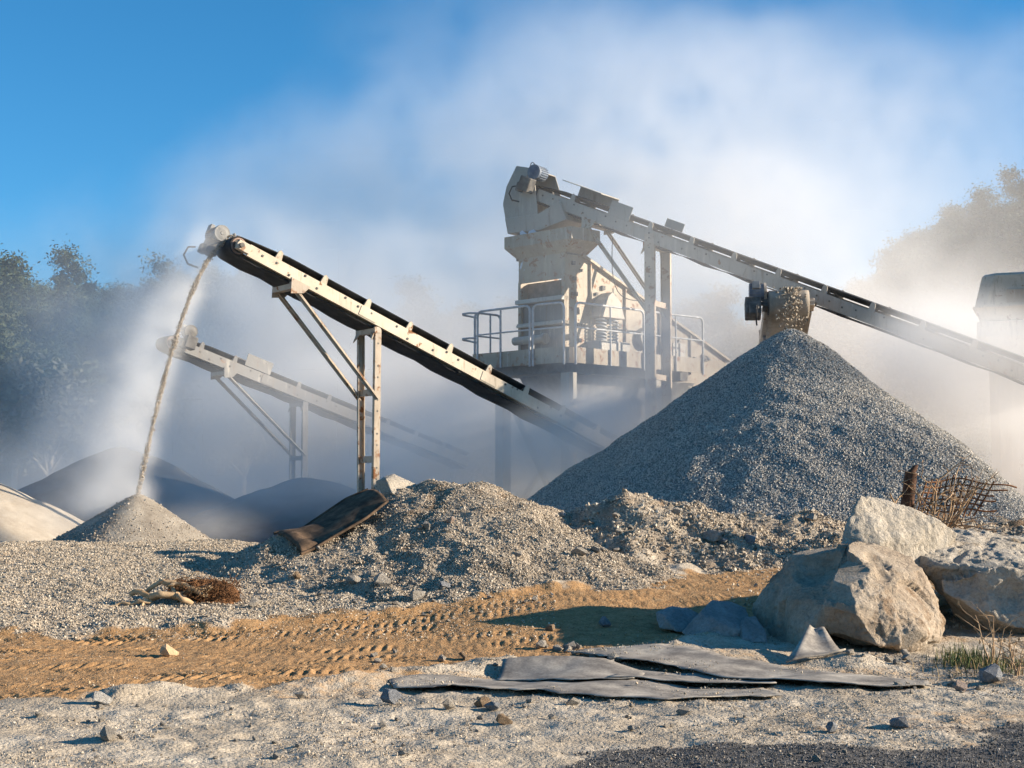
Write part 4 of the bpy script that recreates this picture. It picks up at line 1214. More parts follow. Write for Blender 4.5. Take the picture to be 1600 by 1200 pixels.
boulder('boulder', [Q((1158, 968, 14.4), (1178, 960, 14.5), (1196, 985, 14.25), (1160, 1002, 14.1), (1200, 1006, 14.1), (1150, 995, 14.4), (1190, 1000, 14.8))],
        M['boulder_grey'], 'small shaded grey rock wedged between two boulders', 0.016, 0.012, 17, cat='rock', smooth_it=1, cuts=4)
# block on the top of the mound
boulder('boulder', [Q((587, 752, 20.05), (602, 744, 20.2), (617, 740, 20.3), (640, 750, 20.2), (655, 757, 20.2), (594, 768, 19.95), (602, 778, 19.9), (612, 770, 19.75), (603, 748, 19.85), (650, 790, 19.9), (630, 800, 20.6), (610, 745, 20.6))],
        M['boulder_pale'], 'pale wedge of rock balanced on top of the buff mound', 0.016, 0.014, 19, cat='rock', smooth_it=1, cuts=8)

# ------------------------------------------------------------------ loose rocks, one object each
ROCKS = [rock_mesh('rock', 400 + i, 17, (1.25, 0.95, 0.72 + 0.06 * (i % 4)), M['rock'], 0.3) for i in range(10)]
def rock(px, py, size, label, group=None, surf=None, Y=None, i=None):
    """a stone that rests on the surface seen at photo pixel (px, py)"""
    Yk = np.linspace(7.0, 24.0, 1500)           # first crossing of the sight line with the surface
    a_, b_ = P(px, py, 7.0), P(px, py, 24.0); f_ = (Yk - 7.0) / 17.0
    xx, zz = a_.x + (b_.x - a_.x) * f_, a_.z + (b_.z - a_.z) * f_
    hit = np.nonzero(zz <= grid_at(_GZ if surf is None else _HZ, xx, Yk))[0]
    best = Vector((xx[hit[0]], Yk[hit[0]], zz[hit[0]])) if len(hit) else None
    if best is None: return None
    r_ = random.Random(int(px * 7 + py * 13))
    o = bpy.data.objects.new('rock', ROCKS[i if i is not None else r_.randrange(10)])
    COL.objects.link(o)
    k = size * r_.uniform(0.9, 1.1)
    o.scale = (k, k * r_.uniform(0.8, 1.1), k * r_.uniform(0.8, 1.1))
    o.rotation_euler = (r_.uniform(-.4, .4), r_.uniform(-.4, .4), r_.uniform(0, 6.28))
    o.location = best + Vector((0, 0, size * 0.26))
    for word, key in (('clod', 'clod'), ('brown', 'rock_brown'), ('tan ', 'rock_brown'), ('blu', 'rock_grey'), ('dark', 'rock_grey'), ('grey', 'rock_grey'), ('pink', 'rock_pink'), ('white', 'rock_white')):
        if group is None and label.startswith(word) or group is None and (' ' + word) in label[:24]:
            o.material_slots[0].link = 'OBJECT'; o.material_slots[0].material = M[key]; break
    return tag(o, label, 'rock', group)
hm = lambda x, y: float(grid_at(_HZ, np.float64(x), np.float64(y)))
single = [
    (704, 817, .15, 'pinkish stone high on the shaded side of the mound', hm), (668, 828, .20, 'pale stone half way up the lit mound face, left of a pair', hm), (656, 828, .13, 'smaller of two pale stones half way up the mound face', hm),
    (880, 808, .16, 'white stone perched in the saddle right of the mound', hm), (597, 917, .24, 'largest buff stone at the front foot of the mound', hm), (553, 912, .20, 'flat buff stone at the mound foot, left of the largest', hm),
    (652, 936, .22, 'buff slab where the mound foot meets the dirt track', hm), (465, 905, .14, 'brown stone at the left foot of the mound', hm), (695, 920, .18, 'grey-buff stone low on the right of the mound foot', hm),
    (1112, 846, .30, 'biggest pale block on the face of the spoil ridge', hm), (1058, 803, .17, 'pale block high on the spoil ridge', hm), (1172, 848, .2, 'grey stone on the ridge below the dark cone', hm), (1192, 792, .22, 'white block on the crest of the spoil ridge', hm), (1226, 796, .16, 'smaller white block on the ridge crest near the boulders', hm), (1268, 815, .2, 'pale stone at the right end of the ridge', hm), (1130, 850, .16, 'grey stone beside the biggest block on the ridge', hm), (905, 868, .18, 'flat stone at the foot of the saddle', hm), (930, 864, .15, 'rounded stone at the foot of the spoil ridge', hm),
    (612, 1100, .18, 'grey stone alone left of the black rubber strips', None), (788, 1132, .13, 'brown stone in front of the long rubber strip', None), (770, 1110, .14, 'bluish angular stone in front of the rubber strips', None), (702, 1108, .13, 'pale stone below the end of the rubber strip', None), (755, 1104, .12, 'tan stone near the bluish angular one', None), (895, 1102, .09, 'small pale stone in front of the strips', None), (1068, 1117, .10, 'upright pale stone right of centre foreground', None),
    (1402, 1077, .10, 'upright stone resting on the right rubber strip', None), (1500, 1080, .15, 'pinkish stone near the grass tuft', None), (1548, 1066, .24, 'bluish grey rock beside the grass', None), (1405, 1136, .14, 'dark bluish stone on the edge of the dark chips', None), (1300, 1143, .12, 'dark stone left on the pale edge of the chips', None),
    (265, 1026, .22, 'dark clod standing in the tyre tracks', None), (860, 985, .13, 'brown stone at the edge of the boulder shadow', None), (945, 980, .17, 'grey stone in the shadow near the dirt track', None), (470, 1092, .12, 'pale stone left of the foreground', None), (160, 1100, .18, 'white crumbling stone at the lower left', None), (170, 1155, .14, 'flat pale stone beside a dark rut at lower left', None), (395, 948, .16, 'pale stone right of the root ball', None), (690, 1034, .12, 'pale stone behind the left rubber strip', None), (725, 1030, .13, 'brown stone behind the left rubber strip', None),
]
for px, py, sz, lab, sf in single:
    rock(px, py, sz, lab, None, sf)
rr_ = random.Random(21)
def belt_of(n, x0, x1, y0, y1, lo, hi, lab, grp, sf=None):
    for _ in range(n):
        rock(rr_.uniform(x0, x1), rr_.uniform(y0, y1), lo * (hi / lo) ** (rr_.random() ** 1.6), lab, grp, sf)
belt_of(16, 820, 960, 1012, 1045, .05, .16, 'small pale rubble piled behind the middle of the rubber strips', 'rubble behind the strips')
belt_of(10, 960, 1080, 1030, 1055, .04, .10, 'small rubble between the overlapping rubber strips', 'rubble between the strips')
belt_of(12, 1320, 1420, 1012, 1045, .05, .13, 'grey rubble crumbled at the foot of the large tan boulder', 'rubble under the boulder')
belt_of(10, 1380, 1560, 1050, 1085, .04, .10, 'small pale stones right of the rubber strips', 'stones beside the grass')
belt_of(24, 560, 1160, 1090, 1150, .03, .085, 'small loose stone on the pale foreground dust', 'loose foreground stones')
belt_of(22, 20, 520, 1090, 1190, .03, .075, 'small loose stone on the dust at lower left', 'loose stones at lower left')
belt_of(14, 600, 1400, 1120, 1195, .03, .07, 'small loose stone near the bottom edge', 'loose stones at the bottom edge')
belt_of(26, 430, 860, 850, 945, .06, .13, 'fist-sized stone on the lower front of the buff mound', 'stones on the mound front', hm)
belt_of(26, 880, 1300, 790, 875, .07, .16, 'lump of pale rock in the spoil ridge', 'lumps in the spoil ridge', hm)
belt_of(10, 520, 760, 940, 990, .05, .10, 'small stone beside the far edge of the dirt track', 'stones at the track edge')
belt_of(12, 560, 820, 1015, 1065, .04, .11, 'small stone left of the rubber strips', 'stones left of the strips')

# ------------------------------------------------------------------ old rubber belt strips on the ground
STRIP_PTS = []
def strip(pts, label, thick=0.008, seed=0, lift=0.0, nw=8):
    """pts: (photo x, distance, half width along the depth, lift of the near edge, lift of the far edge)"""
    k = np.array([(P(px, 1000, Y).x, Y, hw, a, b) for px, Y, hw, a, b in pts])
    s = np.concatenate([[0], np.cumsum(np.hypot(np.diff(k[:, 0]), np.diff(k[:, 1])))])
    n = int(s[-1] / 0.05) + 2
    u = np.linspace(0, s[-1], n)
    def cr(col):      # smooth interpolation through the key values
        out = np.interp(u, s, k[:, col]); 
        for _ in range(10): out[1:-1] = (out[:-2] + 2 * out[1:-1] + out[2:]) / 4
        return out
    x, y, hw, la, lb = [cr(i) for i in range(5)]
    hw = hw * np.array([1.22 + 0.30 * mnoise.noise(Vector((q_ * 1.9, seed * 4.7, 0))) + 0.20 * mnoise.noise(Vector((q_ * 6.0, seed * 2.7, 3))) + 0.10 * mnoise.noise(Vector((q_ * 15.0, seed * 1.7, 5))) for q_ in u])
    dx, dy = np.gradient(x), np.gradient(y)
    ln = np.hypot(dx, dy); px_, py_ = -dy / ln, dx / ln
    sg = np.sign(py_.mean()); px_, py_ = px_ * sg, py_ * sg
    vv, ff = [], []
    for i in range(n):
        for j in range(nw + 1):
            f = j / nw
            X, Y = x[i] + px_[i] * hw[i] * (2 * f - 1), y[i] + py_[i] * hw[i] * (2 * f - 1)
            wob = 0.03 * mnoise.noise(Vector((u[i] * 1.3, f * 1.4, seed * 3.1))) + 0.012 * mnoise.noise(Vector((u[i] * 3.4, f * 2, seed * 5)))
            Z = 0
            vv.append((X, Y, wob * 0.8 + 0.6 * la[i] * (1 - f) ** 2 + 0.6 * lb[i] * f ** 2 + lift * 0.6))
    xy = np.array([(a, b) for a, b, _ in vv])
    gh_ = ground_h(xy[:, 0], xy[:, 1], False) + 0.07 * 0
    g2 = ground_h(xy[:, 0], xy[:, 1])
    # lie on the bumps: local maximum of the floor, smoothed
    g2 = g2.reshape(n, nw + 1)
    gm = g2.copy()
    for _ in range(6):
        gm[1:-1] = (gm[:-2] + gm[1:-1] * 2 + gm[2:]) / 4
        gm[:, 1:-1] = (gm[:, :-2] + gm[:, 1:-1] * 2 + gm[:, 2:]) / 4
    gm = np.maximum(gm, g2 - 0.03) + 0.018
    vv = [(a, b, c + gm.ravel()[i]) for i, (a, b, c) in enumerate(vv)]
    STRIP_PTS.extend(vv)
    for i in range(n - 1):
        for j in range(nw):
            a = i * (nw + 1) + j
            ff.append((a, a + 1, a + nw + 2, a + nw + 1))
    mb = MB(); mb.add(vv, ff, True)
    c = vv[len(vv) // 2]
    o = mb.build('belt_strip', M['stripbelt'], None, 0, (c[0], c[1], c[2]))
    sd = o.modifiers.new('thickness', 'SOLIDIFY'); sd.thickness = thick; sd.offset = 1
    ev = o.modifiers.new('round', 'BEVEL'); ev.width = 0.003; ev.segments = 1; ev.limit_method = 'ANGLE'
    return tag(o, label, 'rubber strip', 'old rubber strips on the ground')
strip([(612, 11.75, .14, .02, .0), (700, 11.85, .30, .06, .02), (800, 11.75, .36, .07, .02), (900, 11.50, .34, .05, .04), (1000, 11.30, .30, .03, .02), (1120, 11.30, .30, .02, .02), (1200, 11.35, .26, .02, .0)], 'longest worn rubber strip nearest the camera with curled front edge', seed=1)
strip([(780, 12.35, .20, .01, .05), (850, 12.3, .32, .03, .09), (930, 12.1, .34, .05, .05), (1000, 12.0, .25, .04, .0)], 'rubber strip humped over rubble at the left', seed=2, lift=0.02)
strip([(900, 13.5, .14, .02, .02), (980, 13.2, .36, .04, .02), (1060, 12.8, .34, .05, .02), (1140, 12.4, .30, .06, .02), (1220, 12.05, .32, .05, .02), (1300, 11.75, .32, .03, .02), (1400, 11.55, .28, .02, .02), (1452, 11.5, .14, .0, .0)], 'long rubber strip slanting from the shadow to the right end', seed=3, lift=0.03)
strip([(960, 12.1, .22, .03, .03), (1050, 11.95, .26, .04, .03), (1130, 11.8, .26, .05, .04), (1210, 11.75, .22, .05, .03)], 'short rubber strip lying between the two long ones', seed=4, lift=0.015)
strip([(905, 13.7, .24, .0, .02), (960, 13.6, .30, .01, .02), (1020, 13.5, .2, .01, .01)], 'dark rubber flap in the shade at the far side of the strips', seed=5)
sp_ = np.array(STRIP_PTS); sp_ = sp_[rng.integers(0, len(sp_), 2600)]
sp_ = sp_ + np.c_[rng.uniform(-.04, .04, (len(sp_), 2)), np.zeros(len(sp_))]
sp_ = sp_[fbm2(sp_[:, 0] * 1.7, sp_[:, 1] * 1.7, 3, 700) > 0.06]
ss_ = stone_sizes(len(sp_), 0.007, 0.035); sp_[:, 2] += 0.014 + ss_ * 0.2
scatter('loose_gravel', sp_, ss_, SC_MOUND, None, 'pebbles scattered on top of the rubber strips', 'gravel')
# flap that leans up against the large boulder
mb = MB(); a_, b_, c_, d_ = P(1228, 1036, 12.75), P(1322, 1022, 12.95), P(1288, 985, 13.55), P(1264, 978, 13.6)
vv, ff = [], []
for i in range(13):
    for j in range(7):
        f, g_ = i / 12, j / 6
        w_ = f ** 1.5
        q_ = (a_ * (1 - f) + d_ * f) * (1 - g_) + (b_ * (1 - f) + c_ * f) * g_
        q_ = q_ + Vector((0, 0, -0.03 * math.sin(math.pi * f) + 0.02 * math.sin(g_ * 5 + f * 3)))
        q_.z = max(q_.z, gz(q_.x, q_.y) + 0.02)
        vv.append(q_)
for i in range(12):
    for j in range(6):
        a = i * 7 + j; ff.append((a, a + 1, a + 8, a + 7))
mb.add(vv, ff, True); o = mb.build('belt_strip', M['stripbelt'], None, 0, tuple(a_))
sd = o.modifiers.new('thickness', 'SOLIDIFY'); sd.thickness = 0.016
tag(o, 'pale rubber flap curling up against the large tan boulder', 'rubber strip', 'old rubber strips on the ground')

# ------------------------------------------------------------------ root ball with pale roots
rx, ry = P(325, 930, 16.9).x, 16.9
rootball = empty('root_stump', (rx, ry, gz(rx, ry)))
tag(rootball, 'uprooted brown root ball with pale twisted roots left of the mound', 'stump')
gzr = gz(rx, ry)
bm = bmesh.new(); hull_bm(bm, Q((262, 935, 16.9), (262, 915, 16.9), (285, 907, 17.0), (330, 905, 17.0), (362, 912, 16.9), (376, 925, 16.85), (374, 942, 16.7), (340, 950, 16.5), (290, 952, 16.5), (264, 948, 16.7), (300, 940, 17.3), (350, 935, 17.3)))
me = bpy.data.meshes.new('soil_core'); bm.to_mesh(me); bm.free()
o = bpy.data.objects.new('t', me); COL.objects.link(o)
md = o.modifiers.new('r', 'REMESH'); md.mode = 'VOXEL'; md.voxel_size = 0.02
dg = bpy.context.evaluated_depsgraph_get(); dg.update(); me2 = bpy.data.meshes.new_from_object(o.evaluated_get(dg)); bpy.data.objects.remove(o)
bl_ = rootball.location
for v in me2.vertices:
    nn = v.normal * (0.05 * nvec(v.co, 4, 2) + 0.05 * nvec(v.co, 14, 3))
    v.co = v.co + nn - bl_
me2.materials.clear(); link_mesh('soil_core', me2, M['fibre'], rootball)
me2.polygons.foreach_set('use_smooth', np.ones(len(me2.polygons), dtype=bool))
def wob(pts, r0, r1, n=22, k=0.02, seed=0):
    pts = [Vector(p) for p in pts]; m = len(pts) - 1; out, rad = [], []
    for i in range(n + 1):
        f = i / n * m; a = min(int(f), m - 1); u = f - a
        p0_, p1_, p2_, p3_ = pts[max(a - 1, 0)], pts[a], pts[a + 1], pts[min(a + 2, m)]
        q_ = 0.5 * ((2 * p1_) + (p2_ - p0_) * u + (2 * p0_ - 5 * p1_ + 4 * p2_ - p3_) * u * u + (3 * p1_ - p0_ - 3 * p2_ + p3_) * u ** 3)
        out.append(q_ + Vector((mnoise.noise(q_ * 9 + Vector((seed, 0, 0))), mnoise.noise(q_ * 9 + Vector((0, seed, 0))), mnoise.noise(q_ * 9 + Vector((0, 0, seed))))) * k)
        rad.append((r0 + (r1 - r0) * i / n) * (1 + 0.25 * mnoise.noise(q_ * 14)))
    return out, rad
for i, (pp, a, b) in enumerate([
    (((330, 918, 16.75), (300, 922, 16.6), (280, 912, 16.6), (258, 908, 16.6), (243, 914, 16.6), (228, 925, 16.6)), .045, .022),
    (((300, 926, 16.6), (262, 928, 16.5), (238, 935, 16.45), (234, 940, 16.4), (205, 943, 16.35), (186, 943, 16.35), (160, 957, 16.3)), .035, .012),
    (((290, 935, 16.5), (262, 930, 16.4), (240, 930, 16.4), (212, 927, 16.5), (206, 930, 16.5)), .045, .03),
    (((300, 945, 16.4), (285, 935, 16.35), (276, 930, 16.4), (272, 918, 16.6)), .04, .02),
    (((320, 930, 16.6), (300, 920, 16.5), (285, 912, 16.5), (260, 918, 16.5)), .03, .015),
    (((275, 908, 16.9), (290, 900, 16.9), (312, 894, 16.9)), .010, .005),
    (((230, 930, 16.4), (228, 940, 16.4), (220, 948, 16.3)), .02, .012), ((( 298, 950, 16.4), (292, 945, 16.35), (280, 955, 16.3)), .016, .01)]):
    q_, rad = wob(Q(*pp), a, b, 24, 0.03, i)
    MB().tube(q_, a, 8, True, rad).build('root', M['wood'], rootball)
mb = MB(); r_ = random.Random(9)
for i in range(420):
    c = P(r_.uniform(268, 372), r_.uniform(907, 940), r_.uniform(16.45, 16.8)); d = Vector((r_.uniform(-1, 1), r_.uniform(-1, .3), r_.uniform(-.3, .8))).normalized() * r_.uniform(.05, .16)
    mb.tube([c, c + d * 0.5 + Vector((0, 0, .02)), c + d + Vector((0, 0, -.02))], .004, 3, False)
tag(mb.build('root_fibre', M['fibre'], rootball), kind='stuff')

# ------------------------------------------------------------------ rusty screen sheet lying on the mound
A_, B_ = [P(428, 860, 19.0), P(478, 824, 19.3), P(540, 782, 19.6), P(575, 767, 19.7)], [P(470, 872, 18.2), P(520, 842, 18.5), P(572, 812, 18.8), P(606, 785, 19.05)]
sc_root = empty('screen_sheet', tuple(B_[1])); tag(sc_root, 'curled rusty perforated screen sheet lying on the mound left slope', 'screen sheet')
def sheet_pt(f, g_):
    a = min(int(f * 3), 2); u = f * 3 - a
    p_, q_ = A_[a].lerp(A_[a + 1], u), B_[a].lerp(B_[a + 1], u)
    r_ = p_.lerp(q_, g_)
    r_.z = max(r_.z, hm(r_.x, r_.y) + 0.03)
    return r_ + Vector((0, 0, 0.02 + 0.06 * math.sin(math.pi * g_) * (0.5 + 0.5 * f) ))
mb = MB(); NU, NV = 30, 10
vv = [sheet_pt(i / NU, j / NV) for i in range(NU + 1) for j in range(NV + 1)]
ff = [(i * (NV + 1) + j, i * (NV + 1) + j + 1, (i + 1) * (NV + 1) + j + 1, (i + 1) * (NV + 1) + j) for i in range(NU) for j in range(NV)]
mb.add(vv, ff, True); o = mb.build('sheet', M['rustdark'], sc_root); sd = o.modifiers.new('thickness', 'SOLIDIFY'); sd.thickness = 0.012
for arr, nm in ((0.0, 'edge_strip'), (1.0, 'edge_strip')):
    MB().tube([sheet_pt(f, arr) for f in np.linspace(0, 1, 20)], 0.02, 6).build(nm, M['rustdark'], sc_root)

# ------------------------------------------------------------------ dead bush, post, rusty mesh, grass
YB = 19.2
def surf_z(x, y): return hm(x, y)
# brown post
pa, pb = P(1402, 790, YB + .1), P(1424, 738, YB + .1)
pr = empty('wooden_post', tuple(pa)); tag(pr, 'short leaning brown post behind the peak of the pale slab', 'post')
pa.z = surf_z(pa.x, pa.y) - 0.1
mb = MB(); mb.tube([pa, pa.lerp(pb, .5) + Vector((.01, 0, 0)), pb], .1, 9, True, [.10, .095, .085]); mb.build('shaft', M['post'], pr)
mb = MB(); mb.tube([pb + Vector((-.04, -.02, -.05)), pb + Vector((.05, 0, .06)), pb + Vector((.09, 0, .10))], .03, 6, True, [.05, .04, .01]); mb.build('splinter', M['post'], pr)
# dead bush
bb = P(1462, 806, YB); bb.z = surf_z(bb.x, bb.y) - .03
bush = empty('dead_bush', tuple(bb)); tag(bush, 'leafless brown bush tangled beside the rusty wire mesh', 'bush')
r_ = random.Random(4)
def twig(p, d, ln, r0, depth, mb, lf):
    pts = [p]; dd = d.normalized(); n = 6
    for i in range(n):
        dd = (dd + Vector((r_.uniform(-.22, .22), r_.uniform(-.2, .2), r_.uniform(-.2, .16)))).normalized()
        pts.append(pts[-1] + dd * ln / n)
    mb.tube(pts, r0, 5, False, [r0 * 1.5 * (1 - .7 * i / n) for i in range(n + 1)])
    if depth > 0:
        for i in range(2, n + 1):
            if r_.random() < .75:
                sd_ = Vector((r_.uniform(-1, 1), r_.uniform(-.7, .7), r_.uniform(-.5, .6))).normalized()
                twig(pts[i], (dd * .6 + sd_).normalized(), ln * r_.uniform(.35, .6), r0 * .5, depth - 1, mb, lf)
    elif r_.random() < .35: lf.append(pts[-1])
leafpts = []
for k, (tx, ty, r0) in enumerate(((1392, 742, .018), (1420, 735, .014), (1450, 748, .014), (1480, 745, .014), (1515, 742, .018), (1522, 752, .014), (1500, 735, .012), (1440, 760, .012), (1475, 765, .012), (1495, 765, .01), (1430, 778, .012), (1535, 775, .01))):
    tgt = P(tx, ty, YB + r_.uniform(-.3, .3)); mb = MB()
    d = tgt - bb; twig(bb + Vector((r_.uniform(-.08, .08), r_.uniform(-.05, .05), 0)), d, d.length * 0.86, r0 * 1.15, 2, mb, leafpts)
    mb.build('branch', M['twig'], bush)
mb = MB()
for q_ in leafpts:
    for _ in range(2):
        u = Vector((r_.uniform(-1, 1), r_.uniform(-1, 1), r_.uniform(-1, 1))).normalized() * .022; w_ = u.orthogonal().normalized() * .012
        c = q_ + u * .8; mb.add([c - u, c + w_, c + u, c - w_], [(0, 1, 2, 3)])
if mb.v: tag(mb.build('dead_leaf', M['deadleaf'], bush), kind='stuff')
# rusty wire mesh panel, bent
mr0 = P(1440, 800, YB + .35); mr0.z = surf_z(mr0.x, mr0.y)
mesh_root = empty('wire_mesh', tuple(mr0)); tag(mesh_root, 'bent rusty reinforcing mesh standing behind the dead bush', 'wire mesh')
def mp(u, v):      # u 0..1 left to right, v 0..1 up
    bot = P(1432 + 92 * u, 806 - 3 * u, YB + .35); top = P(1448 + 100 * u, 752 + 3 * u - 6 * math.sin(u * 3), YB + .45)
    q_ = bot.lerp(top, v); q_ = q_ + Vector((0, .12 * math.sin(u * 4) * v, .02 * math.sin(u * 9 + v * 3))); return q_
for i in range(12):
    u = i / 11; MB().tube([mp(u, v) for v in np.linspace(-.1, 1 + (.06 if i % 3 else .0), 6)], .012, 5).build('vertical_wire', M['rust'], mesh_root)
for j in range(6):
    v = 0.12 + 0.85 * j / 5
    MB().tube([mp(u, v) for u in np.linspace(0, (1.32, 1.05, 1.2, 1.12, 1.28, 1.38)[j], 14)], .012, 5).build('cross_wire', M['rust'], mesh_root)
# short sawn log
la, lb = P(1532, 806, YB), P(1556, 800, YB + .1)
for q_ in (la, lb): q_.z = surf_z(q_.x, q_.y) + .12
o = MB().tube([la, lb], .11, 12, True, [.12, .11]).build('log', M['fibre'], None, 0, tuple(la)); tag(o, 'short dark log lying right of the dead bush', 'log')

# grass
def blade(mb, x, y, h, lean, w):
    b = Vector((x, y, gz(x, y) - .01)); a = r_.uniform(0, 6.28); d = Vector((math.cos(a), math.sin(a), 0)); s_ = Vector((-d.y, d.x, 0)) * w
    m_ = b + d * lean * .35 + Vector((0, 0, h * .6)); t_ = b + d * lean + Vector((0, 0, h * (1 - .3 * lean / max(h, .01))))
    mb.add([b - s_, b + s_, m_ + s_ * .7, m_ - s_ * .7, t_], [(0, 1, 2, 3), (3, 2, 4)])
M['grass'] = mat_noise('grass_blade', [(0.2, (0.05, 0.075, 0.02)), (0.6, (0.10, 0.125, 0.04)), (0.9, (0.24, 0.20, 0.085))], 4, 0.8, bump_s=0)
M['drygrass'] = mat_noise('dry_grass_blade', [(0.2, (0.18, 0.12, 0.05)), (0.8, (0.36, 0.26, 0.13))], 4, 0.9, bump_s=0)
def tuft(n, px0, px1, Y0, Y1, hlo, hhi, mat, label):
    mb = MB()
    for _ in range(n):
        Y = r_.uniform(Y0, Y1); x = P(r_.gauss((px0 + px1) / 2, (px1 - px0) / 4), 1000, Y).x
        h = r_.uniform(hlo, hhi); blade(mb, x, Y, h, r_.uniform(.1, .7) * h, .004)
    c = mb.v[0]; o = mb.build('grass', mat, None, 0, c); return tag(o, label, 'grass', None, 'stuff')
tuft(330, 1462, 1545, 12.6, 13.5, .04, .22, M['grass'], 'green grass tuft growing at the foot of the large boulder')
tuft(420, 1500, 1625, 12.3, 13.4, .03, .12, M['grass'], 'low green grass under the right boulder')
tuft(260, 1440, 1620, 12.2, 13.6, .03, .16, M['drygrass'], 'dry grass stalks among the green at the right')
tuft(900, 1475, 1515, 18.9, 19.5, .05, .22, M['drygrass'], 'dry brown grass clump under the dead bush')
def weed(px, Y, h, label):
    b = P(px, 1030, Y); b.z = gz(b.x, Y) - .02; root = empty('dry_weed', tuple(b)); tag(root, label, 'weed')
    for k in range(4):
        mb = MB(); lf = []
        twig(b + Vector((r_.uniform(-.03, .03), r_.uniform(-.03, .03), 0)), Vector((r_.uniform(-.25, .25), r_.uniform(-.1, .1), 1)), h * r_.uniform(.6, 1), .006, 1, mb, lf)
        for q_ in lf: mb.add([q_ + Vector((-.012, 0, 0)), q_ + Vector((0, 0, .03)), q_ + Vector((.012, 0, 0)), q_ + Vector((0, .01, -.02))], [(0, 1, 2, 3)])
        mb.build('stem', M['twig'], root)
weed(1552, 12.9, .52, 'tall dry weed in front of the right boulder'); weed(1580, 12.6, .38, 'dry weed at the right edge beside the grass'); weed(1590, 12.2, .26, 'small dry weed nearest the right edge')

# ------------------------------------------------------------------ wooded hill behind
def hill_z(x, y):
    base = 7.3 * smooth(48, 90, y) + 2.8 * smooth(-6, -26, x) * smooth(46, 66, y)
    side_r = 11.5 * smooth(14, 42, x) * smooth(56, 104, y)
    return base + side_r + 1.6 * fbm2(x * 0.06, y * 0.06, 4, 500) - 0.6
xs, ys = np.arange(-75, 95, 1.6), np.arange(46, 135, 1.6)
X, Y = np.meshgrid(xs, ys); Z = hill_z(X, Y)
i = (np.arange(len(ys) - 1)[:, None] * len(xs) + np.arange(len(xs) - 1)[None, :]).ravel()
M['hill'] = mat_noise('hill_scrub', [(0.2, (0.035, 0.045, 0.02)), (0.6, (0.07, 0.075, 0.035)), (0.85, (0.16, 0.13, 0.07))], 0.3, 0.95, bump_s=0.6, bump_d=0.3, bump_scale=2)
tag(link_mesh('hill', numpy_mesh('hill', np.stack([X, Y, Z], -1).reshape(-1, 3), np.stack([i, i + 1, i + 1 + len(xs), i + len(xs)], 1)), M['hill']), 'wooded hill rising behind the dust', kind='structure')

def mat_leaf(name, stops):
    m, t, b = new_mat(name)
    co = t.n('ShaderNodeTexCoord').outputs['Object']
    rnd = t.n('ShaderNodeObjectInfo').outputs['Random']
    f = t.math('ADD', t.math('MULTIPLY', t.noise(co, 0.9, 4), 0.75), t.math('MULTIPLY', rnd, 0.28))
    lk(t, t.ramp(f, stops), b.inputs['Base Color'])
    b.inputs['Roughness'].default_value = 0.75
    return m
M['leaf'] = mat_leaf('olive_foliage', [(0.25, (0.028, 0.040, 0.016)), (0.5, (0.055, 0.07, 0.027)), (0.72, (0.085, 0.09, 0.04)), (0.9, (0.13, 0.105, 0.055))])
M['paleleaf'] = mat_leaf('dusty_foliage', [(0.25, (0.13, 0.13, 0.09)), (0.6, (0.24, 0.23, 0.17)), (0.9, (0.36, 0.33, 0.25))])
M['bark'] = mat_noise('pale_bark', [(0.2, (0.20, 0.17, 0.14)), (0.8, (0.38, 0.34, 0.29))], 5, 0.9)
def tree_meshes(seed, h, rx_, n, leaf, slim=1.0):
    r = random.Random(seed)
    tr = MB(); lean = Vector((r.uniform(-.12, .12), r.uniform(-.12, .12), 1))
    tp = [Vector((0, 0, -.3))] + [Vector((lean.x * z + .12 * math.sin(z + seed), lean.y * z, z)) for z in np.linspace(.4, h * .82, 7)]
    tr.tube(tp, .1, 7, True, [.17 - .018 * k for k in range(8)])
    cl = []
    for k in range(13):
        z = h * r.uniform(.38, .95); a = r.uniform(0, 6.28); q = rx_ * r.uniform(.35, 1) * math.sin(math.pi * min(1, (z / h) ** .8 * .92 + .08))
        e = Vector((math.cos(a) * q + lean.x * z, math.sin(a) * q + lean.y * z, z + r.uniform(0, .6)))
        tr.tube([tp[3] * .4 + tp[5] * .6 if z > h * .6 else tp[3], (tp[4] + e) * .5 + Vector((0, 0, -.2)), e], .04, 5, False, [.07, .045, .015])
        cl.append((e, r.uniform(.55, 1.15)))
    vv = np.zeros((n * 4, 3)); 
    for i in range(n):
        c, s_ = cl[r.randrange(len(cl))]
        o_ = Vector((r.gauss(0, .45), r.gauss(0, .45), r.gauss(0, .36))) * s_ * rx_ * .55
        p_ = c + o_
        u = Vector((r.gauss(0, 1), r.gauss(0, 1), r.gauss(0, .7))).normalized(); w_ = u.orthogonal().normalized()
        k = leaf * r.uniform(.6, 1.3)
        w_ = (w_ * math.cos(i) + u.cross(w_) * math.sin(i)) * k * .42; u = u * k
        vv[i * 4:i * 4 + 4] = [p_ - u, p_ + w_, p_ + u, p_ - w_]
    return tr, vv
def crown_mesh(name, vv, mat):
    me = numpy_mesh(name, vv, np.arange(len(vv)).reshape(-1, 4), False); me.materials.append(mat); return me
